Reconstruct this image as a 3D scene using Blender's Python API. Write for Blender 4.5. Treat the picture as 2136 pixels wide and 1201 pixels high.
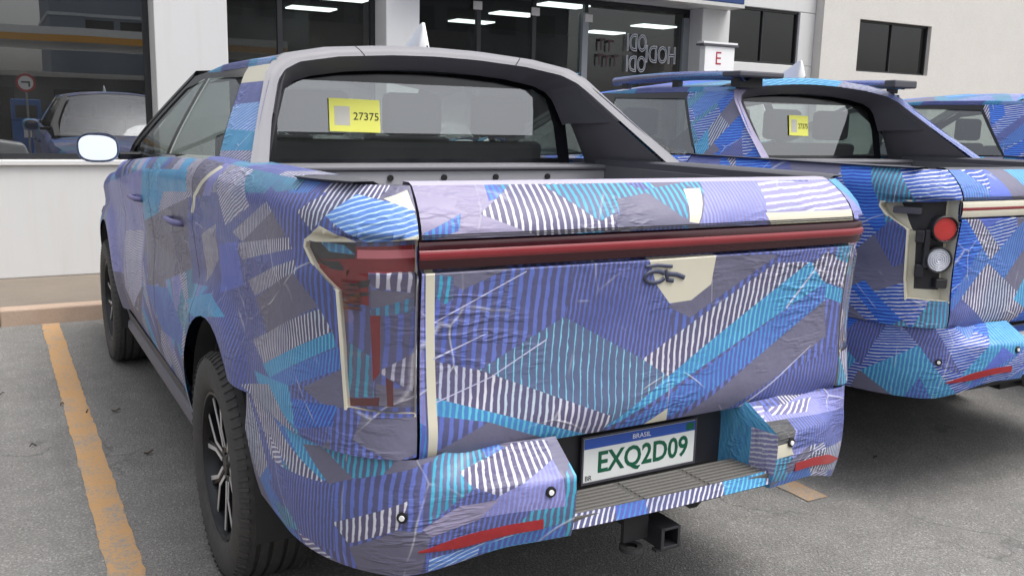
import bpy, bmesh, math, random
import numpy as np
from mathutils import Vector, Matrix

S = bpy.context.scene
for o in list(bpy.data.objects): bpy.data.objects.remove(o)
COL = S.collection
R = math.radians

# ------------------------------------------------------------------ camera, sky, sun, exposure
YAW, PITCH, ROLL = R(29.63), R(10.276), R(1.339)
cd = bpy.data.cameras.new('camera'); cam = bpy.data.objects.new('camera', cd); COL.objects.link(cam)
f = Vector((math.sin(YAW)*math.cos(PITCH), math.cos(YAW)*math.cos(PITCH), -math.sin(PITCH)))
r = Vector((math.cos(YAW), -math.sin(YAW), 0)); u = r.cross(f)
r2 = r*math.cos(ROLL)+u*math.sin(ROLL); u2 = -r*math.sin(ROLL)+u*math.cos(ROLL)
cam.matrix_world = Matrix(((r2.x, u2.x, -f.x, -1.593), (r2.y, u2.y, -f.y, -1.937), (r2.z, u2.z, -f.z, 1.613), (0, 0, 0, 1)))
cd.sensor_width = 36; cd.lens = 36*1917.4/2136; cd.clip_end = 800; cd.clip_start = .05
S.camera = cam
SUN_EL, SUN_AZ = R(64), R(142)            # azimuth clockwise from +Y
w = bpy.data.worlds.new('World'); S.world = w; w.use_nodes = True
nt = w.node_tree; bg = nt.nodes['Background']
sky = nt.nodes.new('ShaderNodeTexSky'); sky.sky_type = 'NISHITA'; sky.sun_disc = False
sky.sun_elevation = SUN_EL; sky.sun_rotation = SUN_AZ; sky.air_density = 1.0; sky.dust_density = 6.0; sky.ozone_density = 1.0
hs = nt.nodes.new('ShaderNodeHueSaturation'); hs.inputs['Saturation'].default_value = .25
nt.links.new(sky.outputs[0], hs.inputs['Color']); nt.links.new(hs.outputs[0], bg.inputs[0])
bg.inputs[1].default_value = .145
ld = bpy.data.lights.new('sun', 'SUN'); ld.energy = .7; ld.angle = R(26); ld.color = (1, .96, .9)
sun = bpy.data.objects.new('sun', ld); COL.objects.link(sun)
sd = Vector((math.sin(SUN_AZ)*math.cos(SUN_EL), math.cos(SUN_AZ)*math.cos(SUN_EL), math.sin(SUN_EL)))
sun.rotation_euler = sd.to_track_quat('Z', 'Y').to_euler(); sun.location = (0, -6, 12)
S.view_settings.view_transform = 'Standard'; S.view_settings.look = 'None'
S.view_settings.exposure = .86; S.view_settings.gamma = 1

# ------------------------------------------------------------------ material helpers
def lin(h):
    h = h.lstrip('#'); c = [int(h[i:i+2], 16)/255 for i in (0, 2, 4)]
    return tuple((x/12.92 if x <= .04045 else ((x+.055)/1.055)**2.4) for x in c)
class NT:
    def __init__(self, name):
        self.m = bpy.data.materials.new(name); self.m.use_nodes = True
        self.t = self.m.node_tree; self.n = self.t.nodes; self.l = self.t.links
        self.b = self.n['Principled BSDF']; self.out = self.n['Material Output']
    def new(self, typ, **k):
        x = self.n.new(typ)
        for a, v in k.items(): setattr(x, a, v)
        return x
    def link(self, a, b): self.l.new(a, b)
    def math(self, op, a, b=None, c=None):
        x = self.new('ShaderNodeMath', operation=op)
        for i, v in enumerate((a, b, c)):
            if v is None: continue
            if isinstance(v, (int, float)): x.inputs[i].default_value = v
            else: self.link(v, x.inputs[i])
        return x.outputs[0]
    def noise(self, vec, scale, detail=4, rough=.6):
        x = self.new('ShaderNodeTexNoise'); x.inputs['Scale'].default_value = scale
        x.inputs['Detail'].default_value = detail; x.inputs['Roughness'].default_value = rough
        if vec is not None: self.link(vec, x.inputs['Vector'])
        return x.outputs[0]
    def mix(self, fac, a, b, mode='MIX'):
        x = self.new('ShaderNodeMix', data_type='RGBA', blend_type=mode)
        for i, v in ((0, fac), (6, a), (7, b)):
            if isinstance(v, (int, float)): x.inputs[i].default_value = v
            elif isinstance(v, tuple): x.inputs[i].default_value = (*v[:3], 1)
            else: self.link(v, x.inputs[i])
        return x.outputs[2]
    def ramp(self, fac, stops):
        x = self.new('ShaderNodeValToRGB'); e = x.color_ramp.elements
        while len(e) < len(stops): e.new(.5)
        for i, (p, c) in enumerate(stops):
            e[i].position = p; e[i].color = (*(c if isinstance(c, tuple) else (c, c, c)), 1)
        self.link(fac, x.inputs[0]); return x.outputs[0]
    def bump(self, h, strength, dist=.01):
        x = self.new('ShaderNodeBump'); x.inputs['Strength'].default_value = strength; x.inputs['Distance'].default_value = dist
        self.link(h, x.inputs['Height']); self.link(x.outputs[0], self.b.inputs['Normal']); return x
    def obj(self): return self.new('ShaderNodeTexCoord').outputs['Object']
    def set(self, col=None, rough=None, metal=None, spec=None):
        for k, v in (('Base Color', col), ('Roughness', rough), ('Metallic', metal), ('Specular IOR Level', spec)):
            if v is None: continue
            if isinstance(v, tuple): self.b.inputs[k].default_value = (*v[:3], 1)
            elif isinstance(v, (int, float)): self.b.inputs[k].default_value = v
            else: self.link(v, self.b.inputs[k])
        return self.m
MATS = {}
def plain(name, col, rough=.5, metal=0, var=.12, scale=9, bump=0, spec=.5):
    """plain colour with a little mottling and uneven gloss"""
    if name in MATS: return MATS[name]
    n = NT(name); c = lin(col) if isinstance(col, str) else col
    v = n.obj(); k = n.noise(v, scale, 5)
    n.set(n.mix(k, tuple(x*(1-var) for x in c), tuple(min(1, x*(1+var)) for x in c)), n.math('ADD', n.math('MULTIPLY', k, .16), rough-.08), metal, spec)
    if bump: n.bump(n.noise(v, scale*14, 3), bump, .004)
    MATS[name] = n.m; return n.m
def emis(name, col, k):
    n = NT(name); n.set(col); n.b.inputs['Emission Color'].default_value = (*col, 1); n.b.inputs['Emission Strength'].default_value = k
    MATS[name] = n.m; return n.m
def glass(name, tint, refl=.06, rough=.0, grime=.03):
    """thin pane: tinted see-through plus a mirror coat that grows at grazing angles"""
    n = NT(name); n.n.remove(n.b)
    tr = n.new('ShaderNodeBsdfTransparent'); tr.inputs[0].default_value = (*tint, 1)
    gl = n.new('ShaderNodeBsdfGlossy'); gl.inputs['Roughness'].default_value = rough; gl.inputs['Color'].default_value = (.95, .97, 1, 1)
    fr = n.new('ShaderNodeLayerWeight'); fr.inputs['Blend'].default_value = .5
    k = n.math('ADD', n.math('MULTIPLY', n.math('POWER', fr.outputs['Facing'], 4.0), 1-refl), refl)
    mx = n.new('ShaderNodeMixShader'); n.link(k, mx.inputs[0]); n.link(tr.outputs[0], mx.inputs[1]); n.link(gl.outputs[0], mx.inputs[2])
    df = n.new('ShaderNodeBsdfDiffuse'); df.inputs[0].default_value = (.5, .5, .48, 1)
    g = n.math('MULTIPLY', n.noise(n.obj(), 2.2, 5), grime)
    m2 = n.new('ShaderNodeMixShader'); n.link(g, m2.inputs[0]); n.link(mx.outputs[0], m2.inputs[1]); n.link(df.outputs[0], m2.inputs[2])
    # a faint waviness of the pane
    bp = n.new('ShaderNodeBump'); bp.inputs['Strength'].default_value = .03; bp.inputs['Distance'].default_value = .01
    n.link(n.noise(n.obj(), 1.3, 1), bp.inputs['Height']); n.link(bp.outputs[0], gl.inputs['Normal'])
    n.link(m2.outputs[0], n.out.inputs[0]); MATS[name] = n.m; return n.m

def camo_material():
    n = NT('camouflage_film')
    a0 = n.new('ShaderNodeAttribute', attribute_name='c0'); a1 = n.new('ShaderNodeAttribute', attribute_name='c1'); sp = n.new('ShaderNodeAttribute', attribute_name='sp')
    uv = n.new('ShaderNodeUVMap', uv_map='wrap'); sx = n.new('ShaderNodeSeparateXYZ'); n.link(uv.outputs[0], sx.inputs[0])
    sa = n.new('ShaderNodeSeparateXYZ'); n.link(sp.outputs['Vector'], sa.inputs[0])
    w1 = n.noise(uv.outputs[0], 5.0, 2, .5); w2 = n.noise(uv.outputs[0], 34, 2, .5)
    warp = n.math('ADD', n.math('MULTIPLY', n.math('SUBTRACT', w1, .5), .022), n.math('MULTIPLY', n.math('SUBTRACT', w2, .5), .006))
    ph = n.math('ADD', n.math('ADD', n.math('MULTIPLY', sx.outputs[0], n.math('COSINE', sa.outputs[0])), n.math('MULTIPLY', sx.outputs[1], n.math('SINE', sa.outputs[0]))), warp)
    fr = n.math('FRACT', n.math('DIVIDE', ph, sa.outputs[1]))
    tri = n.math('MULTIPLY', n.math('ABSOLUTE', n.math('SUBTRACT', fr, .5)), 2.0)        # 0 centre .. 1 edge
    duty = n.math('ADD', sa.outputs[2], n.math('MULTIPLY', n.math('SUBTRACT', w2, .5), .35))
    st = n.math('MULTIPLY', n.math('SUBTRACT', duty, tri), 5.5); stc = n.new('ShaderNodeClamp'); n.link(st, stc.inputs[0])
    hue = n.ramp(n.noise(uv.outputs[0], 3.4, 2, .4), [(.36, lin('#7f9fd0')), (.5, (1., 1., 1.)), (.66, lin('#8fd0de'))])
    col = n.mix(stc.outputs[0], a0.outputs['Color'], n.mix(.42, a1.outputs['Color'], hue, 'MULTIPLY'))
    big = n.noise(uv.outputs[0], 2.6, 3); col = n.mix(.5, col, n.ramp(big, [(.3, .78), (.7, 1.0)]), 'MULTIPLY')
    # scuffs: pale scratches where the film is creased
    vc = n.new('ShaderNodeTexVoronoi', feature='DISTANCE_TO_EDGE'); vc.inputs['Scale'].default_value = 3.1; vc.inputs['Randomness'].default_value = 1
    mp = n.new('ShaderNodeVectorMath', operation='ADD'); n.link(uv.outputs[0], mp.inputs[0])
    nz = n.new('ShaderNodeTexNoise'); nz.inputs['Scale'].default_value = 3; n.link(uv.outputs[0], nz.inputs['Vector'])
    sc = n.new('ShaderNodeVectorMath', operation='SCALE'); n.link(nz.outputs['Color'], sc.inputs[0]); sc.inputs['Scale'].default_value = .09
    n.link(sc.outputs[0], mp.inputs[1]); n.link(mp.outputs[0], vc.inputs['Vector'])
    crease = n.ramp(vc.outputs['Distance'], [(0, 1.0), (.012, 0.0)])
    keep = n.ramp(n.noise(uv.outputs[0], 4.3, 2), [(.50, 0.0), (.60, 1.0)])
    cm = n.math('MULTIPLY', crease, keep)
    col = n.mix(n.math('MULTIPLY', cm, .45), col, (.72, .72, .78))
    n.set(col, n.math('ADD', n.math('MULTIPLY', big, .22), .33), 0, .38)
    h = n.math('ADD', n.math('MULTIPLY', n.noise(uv.outputs[0], 7, 4, .55), .8), n.math('MULTIPLY', cm, .22))
    mf = n.new('ShaderNodeMapping'); mf.inputs['Scale'].default_value = (2.2, 9, 1); mf.inputs['Rotation'].default_value = (0, 0, .6); n.link(uv.outputs[0], mf.inputs[0])
    fold = n.ramp(n.noise(mf.outputs[0], 2.4, 3, .5), [(.42, 0.), (.5, 1.), (.58, 0.)])
    fk = n.ramp(n.noise(uv.outputs[0], 2.1, 2), [(.48, 0.), (.62, 1.)])
    h = n.math('ADD', h, n.math('MULTIPLY', n.math('MULTIPLY', fold, fk), .40))
    n.bump(h, .45, .022)
    return n.m

M = {}
M['camo'] = camo_material()
M['cream'] = plain('bare_cream_paint', '#c9c5b4', .35, var=.08)
M['red'] = plain('red_lens', '#7a1a22', .16, var=.25, scale=30); M['redb'] = plain('brown_red_lens', '#5a1c22', .25, var=.2)
M['pink'] = plain('pink_lens', '#cf7a84', .15, var=.1); M['dark'] = plain('dark_plastic', '#26262b', .45, var=.2, bump=.1)
M['black'] = plain('black_rubber', '#111113', .6, var=.3); M['gloss'] = plain('gloss_black', '#15161a', .15, var=.2)
M['grey'] = plain('grey_moulded_plastic', '#737379', .5, var=.05, bump=.12); M['dgrey'] = plain('dark_grey_plastic', '#4c4c54', .55, var=.1, bump=.15)
M['liner'] = plain('bed_liner', '#5f6066', .6, var=.12, bump=.3)
M['silver'] = plain('machined_alloy', (.70, .70, .72), .35, .45, var=.08); M['steel'] = plain('grey_steel', (.3, .3, .31), .45, .8, var=.2)
M['under'] = plain('underbody', '#2c2c2e', .8, var=.4); M['seat'] = plain('seat_fabric', '#2e2f33', .85, var=.2, bump=.2)
M['white'] = plain('white_plastic', '#e6e6e6', .35, var=.03); M['yellow'] = plain('yellow_card', '#dfe06a', .6, var=.05)
M['ink'] = plain('black_ink', '#23261c', .6); M['green'] = plain('green_ink', '#0b5a40', .5); M['blueplate'] = plain('blue_band', '#2d55b0', .4)
M['plate'] = plain('plate_white', '#dfe3e2', .35, var=.03)
M['carglass'] = glass('tinted_car_glass', (.68, .75, .72), .19, grime=.04)
M['cover'] = glass('clear_lamp_cover', (.95, .92, .92), .065, grime=.02)
M['lamp_clear'] = plain('clear_lamp', '#c9ccd6', .2, var=.15, scale=60)
M['mirror'] = plain('mirror_silver', (.55, .58, .61), .06, 1, var=.01)
def tyre_mat():
    n = NT('tyre'); v = n.obj(); k = n.noise(v, 25, 5)
    n.set(n.mix(k, (.030, .030, .031), (.075, .073, .071)), .72, 0, .4)
    n.bump(n.noise(v, 60, 3), .25, .004); return n.m
M['tyre'] = tyre_mat()

# ------------------------------------------------------------------ mesh helpers
class MB:
    def __init__(s): s.v = []; s.f = []; s.m = []
    def add(s, vs, fs, mi=0):
        b = len(s.v); s.v += [tuple(map(float, q)) for q in vs]
        for q in fs: s.f.append([b+i for i in q]); s.m.append(mi)
        return s
    def box(s, x0, x1, y0, y1, z0, z1, mi=0):
        V = [(x, y, z) for x in (x0, x1) for y in (y0, y1) for z in (z0, z1)]
        return s.add(V, [(0, 1, 3, 2), (4, 6, 7, 5), (0, 4, 5, 1), (2, 3, 7, 6), (0, 2, 6, 4), (1, 5, 7, 3)], mi)
    def prism(s, poly, fn, a, b, mi=0):
        """poly 2D, fn(p, t)->3D at t=a and t=b"""
        n = len(poly); V = [fn(q, a) for q in poly]+[fn(q, b) for q in poly]
        F = [list(range(n))[::-1], list(range(n, 2*n))]+[(i, (i+1) % n, n+(i+1) % n, n+i) for i in range(n)]
        return s.add(V, F, mi)
    def grid(s, pts, mi=0, flip=False):
        """pts[i][j] rows of points"""
        n = len(pts); k = len(pts[0]); V = [q for row in pts for q in row]
        F = []
        for i in range(n-1):
            for j in range(k-1):
                q = (i*k+j, i*k+j+1, (i+1)*k+j+1, (i+1)*k+j); F.append(q[::-1] if flip else q)
        return s.add(V, F, mi)
    def lathe(s, prof, n=48, mi=0, axis='x', a0=0, a1=2*math.pi, c=(0, 0, 0)):
        full = abs(a1-a0-2*math.pi) < 1e-6; k = n if full else n+1; rows = []
        for i in range(k):
            a = a0+(a1-a0)*i/n; ca, sa = math.cos(a), math.sin(a)
            if axis == 'x': rows.append([(c[0]+x, c[1]+r_*ca, c[2]+r_*sa) for x, r_ in prof])
            elif axis == 'y': rows.append([(c[0]+r_*ca, c[1]+x, c[2]+r_*sa) for x, r_ in prof])
            else: rows.append([(c[0]+r_*ca, c[1]+r_*sa, c[2]+x) for x, r_ in prof])
        if full: rows.append(rows[0])
        return s.grid(rows, mi)
    def tube(s, path, rad, n=8, mi=0):
        rows = []
        P = [Vector(q) for q in path]
        for i, q in enumerate(P):
            t = (P[min(i+1, len(P)-1)]-P[max(i-1, 0)]).normalized()
            a = t.cross(Vector((0, 0, 1))) if abs(t.z) < .95 else t.cross(Vector((1, 0, 0))); a.normalize(); b = t.cross(a)
            rr = rad[i] if isinstance(rad, (list, tuple)) else rad
            rows.append([tuple(q+(a*math.cos(2*math.pi*j/n)+b*math.sin(2*math.pi*j/n))*rr) for j in range(n+1)])
        s.grid(rows, mi)
        s.add(rows[0][:-1], [list(range(n))], mi); s.add(rows[-1][:-1], [list(range(n))[::-1]], mi)
        return s
    def mesh(s, name, mats, smooth=False, merge=True):
        me = bpy.data.meshes.new(name); me.from_pydata(s.v, [], s.f)
        for m in (mats if isinstance(mats, (list, tuple)) else [mats]): me.materials.append(m)
        me.polygons.foreach_set('material_index', s.m)
        if merge:
            bm = bmesh.new(); bm.from_mesh(me); bmesh.ops.remove_doubles(bm, verts=bm.verts, dist=1e-5)
            bmesh.ops.recalc_face_normals(bm, faces=bm.faces); bm.to_mesh(me); bm.free()
        if smooth is not False:
            me.polygons.foreach_set('use_smooth', [True]*len(me.polygons))
            if smooth is not True: me.set_sharp_from_angle(angle=R(smooth))
        return me
    def build(s, name, mats, parent=None, smooth=False, bevel=0):
        return link(name, s.mesh(name, mats, smooth), parent, bevel)
def link(name, me, parent=None, bevel=0):
    o = bpy.data.objects.new(name, me); COL.objects.link(o)
    if parent is not None: o.parent = parent
    if bevel:
        b = o.modifiers.new('bevel', 'BEVEL'); b.width = bevel; b.segments = 2; b.limit_method = 'ANGLE'; b.angle_limit = R(40)
    return o
def tag(o, label, cat, group=None):
    o['label'] = label; o['category'] = cat
    if group: o['group'] = group
    return o
def thing(name, label, cat, loc=(0, 0, 0), rz=0, group=None):
    o = bpy.data.objects.new(name, None); COL.objects.link(o); o.location = loc; o.rotation_euler = (0, 0, rz); o.empty_display_size = .2
    return tag(o, label, cat, group)
def struct(o): o['kind'] = 'structure'; return o
def text_mesh(name, body, h, mat, width=None, depth=.0006, outline=0, bold=0):
    c = bpy.data.curves.new(name, 'FONT'); c.body = body; c.size = 1; c.align_x = 'CENTER'; c.align_y = 'CENTER'; c.resolution_u = 3
    if bold: c.offset = bold
    if outline: c.fill_mode = 'NONE'; c.bevel_depth = outline
    else: c.extrude = .5
    o = bpy.data.objects.new(name, c); COL.objects.link(o)
    bpy.context.view_layer.update()
    me = bpy.data.meshes.new_from_object(o.evaluated_get(bpy.context.evaluated_depsgraph_get()))
    bpy.data.objects.remove(o)
    co = np.array([v.co for v in me.vertices]); lo, hi = co.min(0), co.max(0)
    sy = h/(hi[1]-lo[1]); sx = (width/(hi[0]-lo[0])) if width else sy
    mid = (lo+hi)/2
    for v in me.vertices: v.co = ((v.co.x-mid[0])*sx, (v.co.y-mid[1])*sy, (v.co.z-mid[2])*(depth if not outline else sy))
    me.materials.clear(); me.materials.append(mat); me.name = name
    return me

# ---- BODY SURFACE (plan outline + profile), metres, truck space: x right, y forward, z up, tail at y=0
def _bez(p0, p1, p2, n):
    return [((1-t)**2*p0[0]+2*t*(1-t)*p1[0]+t*t*p2[0], (1-t)**2*p0[1]+2*t*(1-t)*p1[1]+t*t*p2[1]) for t in [i/n for i in range(n+1)]]
def _table(pts):
    P = np.array(pts); d = np.hypot(*(P[1:]-P[:-1]).T); s = np.concatenate([[0], np.cumsum(d)])
    S = np.linspace(0, s[-1], 1200)
    X = np.interp(S, s, P[:, 0]); Y = np.interp(S, s, P[:, 1])
    k = np.ones(15)/15
    def sm(a): return np.convolve(np.pad(a, 7, mode='reflect', reflect_type='odd'), k, 'valid')
    X = sm(X); Y = sm(Y)
    tx = np.gradient(X, S); ty = np.gradient(Y, S); L = np.hypot(tx, ty)
    return S, X, Y, ty/L, -tx/L            # outward normal of the LEFT half is (-|.|): fixed below
BODY = _table([(0, 0), (-.3, .003), (-.6, .008)] + _bez((-.72, .012), (-.925, .04), (-.957, .42), 24)
              + [(-.962, .9), (-.965, 1.5), (-.962, 2.5), (-.955, 4.0)] + _bez((-.945, 4.7), (-.93, 5.36), (-.5, 5.42), 20) + [(0, 5.45)])
BUMP = _table([(0, -.118), (-.3, -.112), (-.42, -.104)] + _bez((-.50, -.094), (-.93, -.02), (-.962, .42), 24) + [(-.966, .75), (-.966, 1.2)])
def outline(T, s):
    S, X, Y, nx, ny = T; a = abs(s)
    x = np.interp(a, S, X); y = np.interp(a, S, Y); u = np.interp(a, S, nx); v = np.interp(a, S, ny)
    l = math.hypot(u, v); u /= l; v /= l
    if u > 0 or (abs(u) < 1e-3 and v > 0 and a < 1): u, v = -u, -v
    if a < .6: u, v = (u, v) if v < 0 else (-u, -v)
    return (x, y, u, v) if s >= 0 else (-x, y, -u, v)
def s_of_y(y, T=None):
    S, X, Y = (T or BODY)[:3]
    return float(np.interp(y, Y, S))
def sst(a, b, x):
    t = min(1, max(0, (x-a)/(b-a))); return t*t*(3-2*t)
ARCH = ((1.23, .43, .50), (4.49, .43, .50))
def ztop(y):
    return float(np.interp(y, [0, 1.5, 2.6, 3.9, 4.1, 5.0, 5.45], [1.455, 1.455, 1.415, 1.335, 1.27, 1.18, 1.06]))
def body_off(s, y, z):
    a = abs(s)
    # tail
    if z > 1.335: t = (z-1.335)/.12; o1 = -(.012*t+.088*t*t)
    elif z > 1.256: o1 = -.016
    else:
        o1 = -.016*math.sin(math.pi*min(1, (1.256-z)/.476))
        if z < .88: o1 -= .03*((.88-z)/.1)**2*(1-sst(.70, .78, a))
    # side
    zt = ztop(y); o2 = 0
    if z > zt-.09: o2 -= .05*((z-zt+.09)/.09)**2
    if z < .75: o2 -= .05*((.75-z)/.33)**2
    o2 -= .014*math.exp(-((z-1.02)/.10)**2)
    o2 += .006*math.exp(-((z-1.22)/.03)**2)
    for (cy, cz, r) in ARCH:
        d = math.hypot(y-cy, z-cz)-r
        if d < .16: o2 += .030*(1-sst(.03, .16, d))
    w = sst(.80, 1.12, a)
    return o1*(1-w)+o2*w
def P_body(s, z):
    x, y, u, v = outline(BODY, s); o = body_off(s, y, z)
    return (x+u*o, y+v*o, z)
GAPS = np.linspace(0, BUMP[0][-1], 60)
GAPV = []
for _s in GAPS:
    _x, _y = np.interp(_s, BUMP[0], BUMP[1]), np.interp(_s, BUMP[0], BUMP[2]); GAPV.append(max(0, float(np.min(np.hypot(BODY[1]-_x, BODY[2]-_y)))-.012))
BT = .25                                    # bumper face height in chart, above it the shelf
def P_bump(s, t):
    x, y, u, v = outline(BUMP, s); a = abs(s)
    z0 = .488 + .077*(1-sst(.5, .85, a)); H = .80-z0
    k = sst(.58, .78, a); g = float(np.interp(a, GAPS, GAPV))
    if t < BT:
        q = t/BT; o = -.022*(1-q)**3 - .005*q**6 - k*g*.8*q**1.3; z = z0+H*q*.72
    else:
        q = (t-BT)/.12; o = -.005-k*g*.8-q*((1-k)*.115+k*g*.2+.004); z = z0+H*(.72+.28*q)
    return (x+u*o, y+v*o, z)
# ---- END BODY SURFACE


# ------------------------------------------------------------------ camouflage film: styles, regions, cutting
GREY, PUR = lin('#6b6a80'), lin('#55577c')
VIO, WHT, CYA, BLU, TEA, LAV = lin('#6876c0'), lin('#d3d3de'), lin('#4aa8c6'), lin('#3a78c0'), lin('#5c6788'), lin('#9a98c0')
CRM = lin('#c9c5b4')
#        material slot, base, stripe, angle (0 = upright stripes), period, share
STY = {
 'VP': (0, PUR, VIO, .06, .036, .52), 'VF': (0, PUR, VIO, .12, .019, .50), 'VL': (0, lin('#7f7cae'), lin('#9299d6'), .1, .018, .5),
 'W': (0, lin('#5b5776'), WHT, .08, .027, .44), 'WF': (0, PUR, WHT, .15, .017, .42), 'WH': (0, lin('#8a87b0'), WHT, 1.50, .022, .45), 'WV': (0, lin('#6f6c92'), WHT, 1.2, .020, .45),
 'G': (0, GREY, GREY, 0, .03, 0), 'G2': (0, lin('#8e88a4'), lin('#8e88a4'), 0, .03, 0), 'DG': (0, lin('#4a4a4c'), lin('#4a4a4c'), 0, .03, 0),
 'CP': (0, lin('#5a6486'), CYA, .05, .026, .5), 'CB': (0, lin('#4880ba'), lin('#66bcd2'), .08, .024, .45), 'B': (0, lin('#5560aa'), lin('#5290cc'), .1, .022, .52),
 'BS': (0, lin('#5a6cc0'), lin('#5a6cc0'), 0, .03, 0), 'BV': (0, lin('#4a52a4'), lin('#4c8ad8'), .5, .02, .5), 'BW': (0, lin('#5f86cc'), lin('#cfe0f2'), 1.3, .021, .36),
 'TS': (0, TEA, lin('#86cfe6'), .02, .030, .22), 'BH': (0, lin('#2e4fb0'), lin('#4f8ae0'), 1.5, .02, .5), 'BWH': (0, lin('#3452a8'), WHT, 1.45, .021, .36),
 'LN': (0, lin('#b9bad6'), lin('#b9bad6'), 0, .03, 0), 'CR': (1, CRM, CRM, 0, .03, 0), 'RL': (2, CRM, CRM, 0, .03, 0), 'RB': (3, CRM, CRM, 0, .03, 0), 'PK': (4, CRM, CRM, 0, .03, 0), 'DK': (5, CRM, CRM, 0, .03, 0),
}
FILM = [M['camo'], M['cream'], M['red'], M['redb'], M['pink'], M['dark']]
PAL_A = ['VP', 'VP', 'VF', 'W', 'G', 'CB', 'B', 'G', 'WV', 'CP', 'VL']
PAL_B = ['BH', 'BH', 'BWH', 'B', 'CB', 'VF', 'BS', 'W', 'BWH', 'G', 'CP']
def split(poly, a, b):
    ax, ay = a; dx, dy = b[0]-ax, b[1]-ay; I = []; O = []
    d = [dx*(q[1]-ay)-dy*(q[0]-ax) for q in poly]; n = len(poly)
    for i in range(n):
        p, q, dp, dq = poly[i], poly[(i+1) % n], d[i], d[(i+1) % n]
        if dp >= 0: I.append(p)
        if dp <= 0: O.append(p)
        if (dp > 0 and dq < 0) or (dp < 0 and dq > 0):
            t = dp/(dp-dq); x = (p[0]+(q[0]-p[0])*t, p[1]+(q[1]-p[1])*t); I.append(x); O.append(x)
    return I, O
def area(P): return .5*sum(P[i][0]*P[(i+1) % len(P)][1]-P[(i+1) % len(P)][0]*P[i][1] for i in range(len(P)))
def ccw(P): return P if area(P) > 0 else P[::-1]
def carve(frags, poly):
    ins, outs = [], []
    for fr in frags:
        rem = fr[0]
        for i in range(len(poly)):
            I, O = split(rem, poly[i], poly[(i+1) % len(poly)])
            if len(O) > 2 and area(O) > 1e-8: outs.append((O, fr[1]))
            rem = I
            if len(rem) < 3 or area(rem) < 1e-8: rem = None; break
        if rem: ins.append((rem, fr[1]))
    return ins, outs
def rand_regions(x0, x1, y0, y1, seed, pal, size=.26):
    rnd = random.Random(seed); todo = [[(x0, y0), (x1, y0), (x1, y1), (x0, y1)]]; out = []
    while todo:
        P = todo.pop(); A = area(P)
        if A < size*size*rnd.uniform(.35, 1.3): out.append((rnd.choice(pal), P)); continue
        cx = sum(q[0] for q in P)/len(P); cy = sum(q[1] for q in P)/len(P)
        w_ = max(q[0] for q in P)-min(q[0] for q in P); h_ = max(q[1] for q in P)-min(q[1] for q in P)
        an = rnd.choice((.55, -.55, .8, -.9))+rnd.uniform(-.2, .2)
        if w_ > 1.3*h_: an += math.pi/2
        cx += rnd.uniform(-.15, .15)*w_; cy += rnd.uniform(-.15, .15)*h_
        I, O = split(P, (cx, cy), (cx+math.cos(an), cy+math.sin(an)))
        for q in (I, O):
            if len(q) > 2 and area(q) > 1e-4: todo.append(q)
    return out
def chart(name, P, us, vs, regions, parent=None, keep=None, cut=(), film=None, scale=1.0, flip=False):
    """surface P(u,v) on a grid, cut along the printed regions; every face knows its print"""
    regs = [(st, ccw(pl)) for st, pl in regions]
    regs = [(st, pl, min(q[0] for q in pl), max(q[0] for q in pl), min(q[1] for q in pl), max(q[1] for q in pl)) for st, pl in regs]
    cuts = [ccw(c) for c in cut]; keep = ccw(keep) if keep else None
    cells = []
    for i in range(len(us)-1):
        for j in range(len(vs)-1):
            a, b, c, d = us[i], us[i+1], vs[j], vs[j+1]
            fr = [(ccw([(a, c), (b, c), (b, d), (a, d)]), 'G')]
            lo, hi = min(a, b), max(a, b)
            if keep: fr = carve(fr, keep)[0]
            for q in cuts:
                if fr: fr = carve(fr, q)[1]
            if not fr: continue
            for st, pl, x0, x1, y0, y1 in regs:
                if x1 <= lo or x0 >= hi or y1 <= c or y0 >= d: continue
                I, O = carve(fr, pl); fr = O+[(q, st) for q, _ in I]
            cells += fr
    key = {}; V = []; UV = []; F = []; st_ = []
    for pl, st in cells:
        idx = []
        for q in pl:
            k = (round(q[0], 5), round(q[1], 5))
            if k not in key: key[k] = len(V); V.append(P(*q)); UV.append(q)
            if not idx or idx[-1] != key[k]: idx.append(key[k])
        if len(idx) > 1 and idx[0] == idx[-1]: idx.pop()
        if len(set(idx)) > 2: F.append(idx[::-1] if flip else idx); st_.append(st)
    me = bpy.data.meshes.new(name); me.from_pydata(V, [], F)
    for m in (film or FILM): me.materials.append(m)
    me.polygons.foreach_set('material_index', [STY[s][0] if not film else 0 for s in st_])
    me.polygons.foreach_set('use_smooth', [True]*len(F))
    for nm, k in (('c0', 1), ('c1', 2)):
        at = me.attributes.new(nm, 'FLOAT_COLOR', 'FACE'); at.data.foreach_set('color', [x for s in st_ for x in (*STY[s][k], 1)])
    at = me.attributes.new('sp', 'FLOAT_VECTOR', 'FACE'); at.data.foreach_set('vector', [x for s in st_ for x in (STY[s][3], STY[s][4]*scale, STY[s][5])])
    uvl = me.uv_layers.new(name='wrap'); li = np.zeros(len(me.loops), dtype=np.int32); me.loops.foreach_get('vertex_index', li)
    uvl.data.foreach_set('uv', np.array(UV, dtype=np.float32)[li].ravel())
    N = []; e = 1.5e-3
    for (a, b) in UV:
        p0 = np.array(P(a-e, b)); p1 = np.array(P(a+e, b)); q0 = np.array(P(a, b-e)); q1 = np.array(P(a, b+e))
        nn = np.cross(p1-p0, q1-q0); L = np.linalg.norm(nn); nn = nn/L if L > 1e-12 else np.array((0, 0, 1.)); N.append(tuple(-nn if flip else nn))
    me.normals_split_custom_set_from_vertices(N)
    return link(name, me, parent) if parent is not None else me
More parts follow.
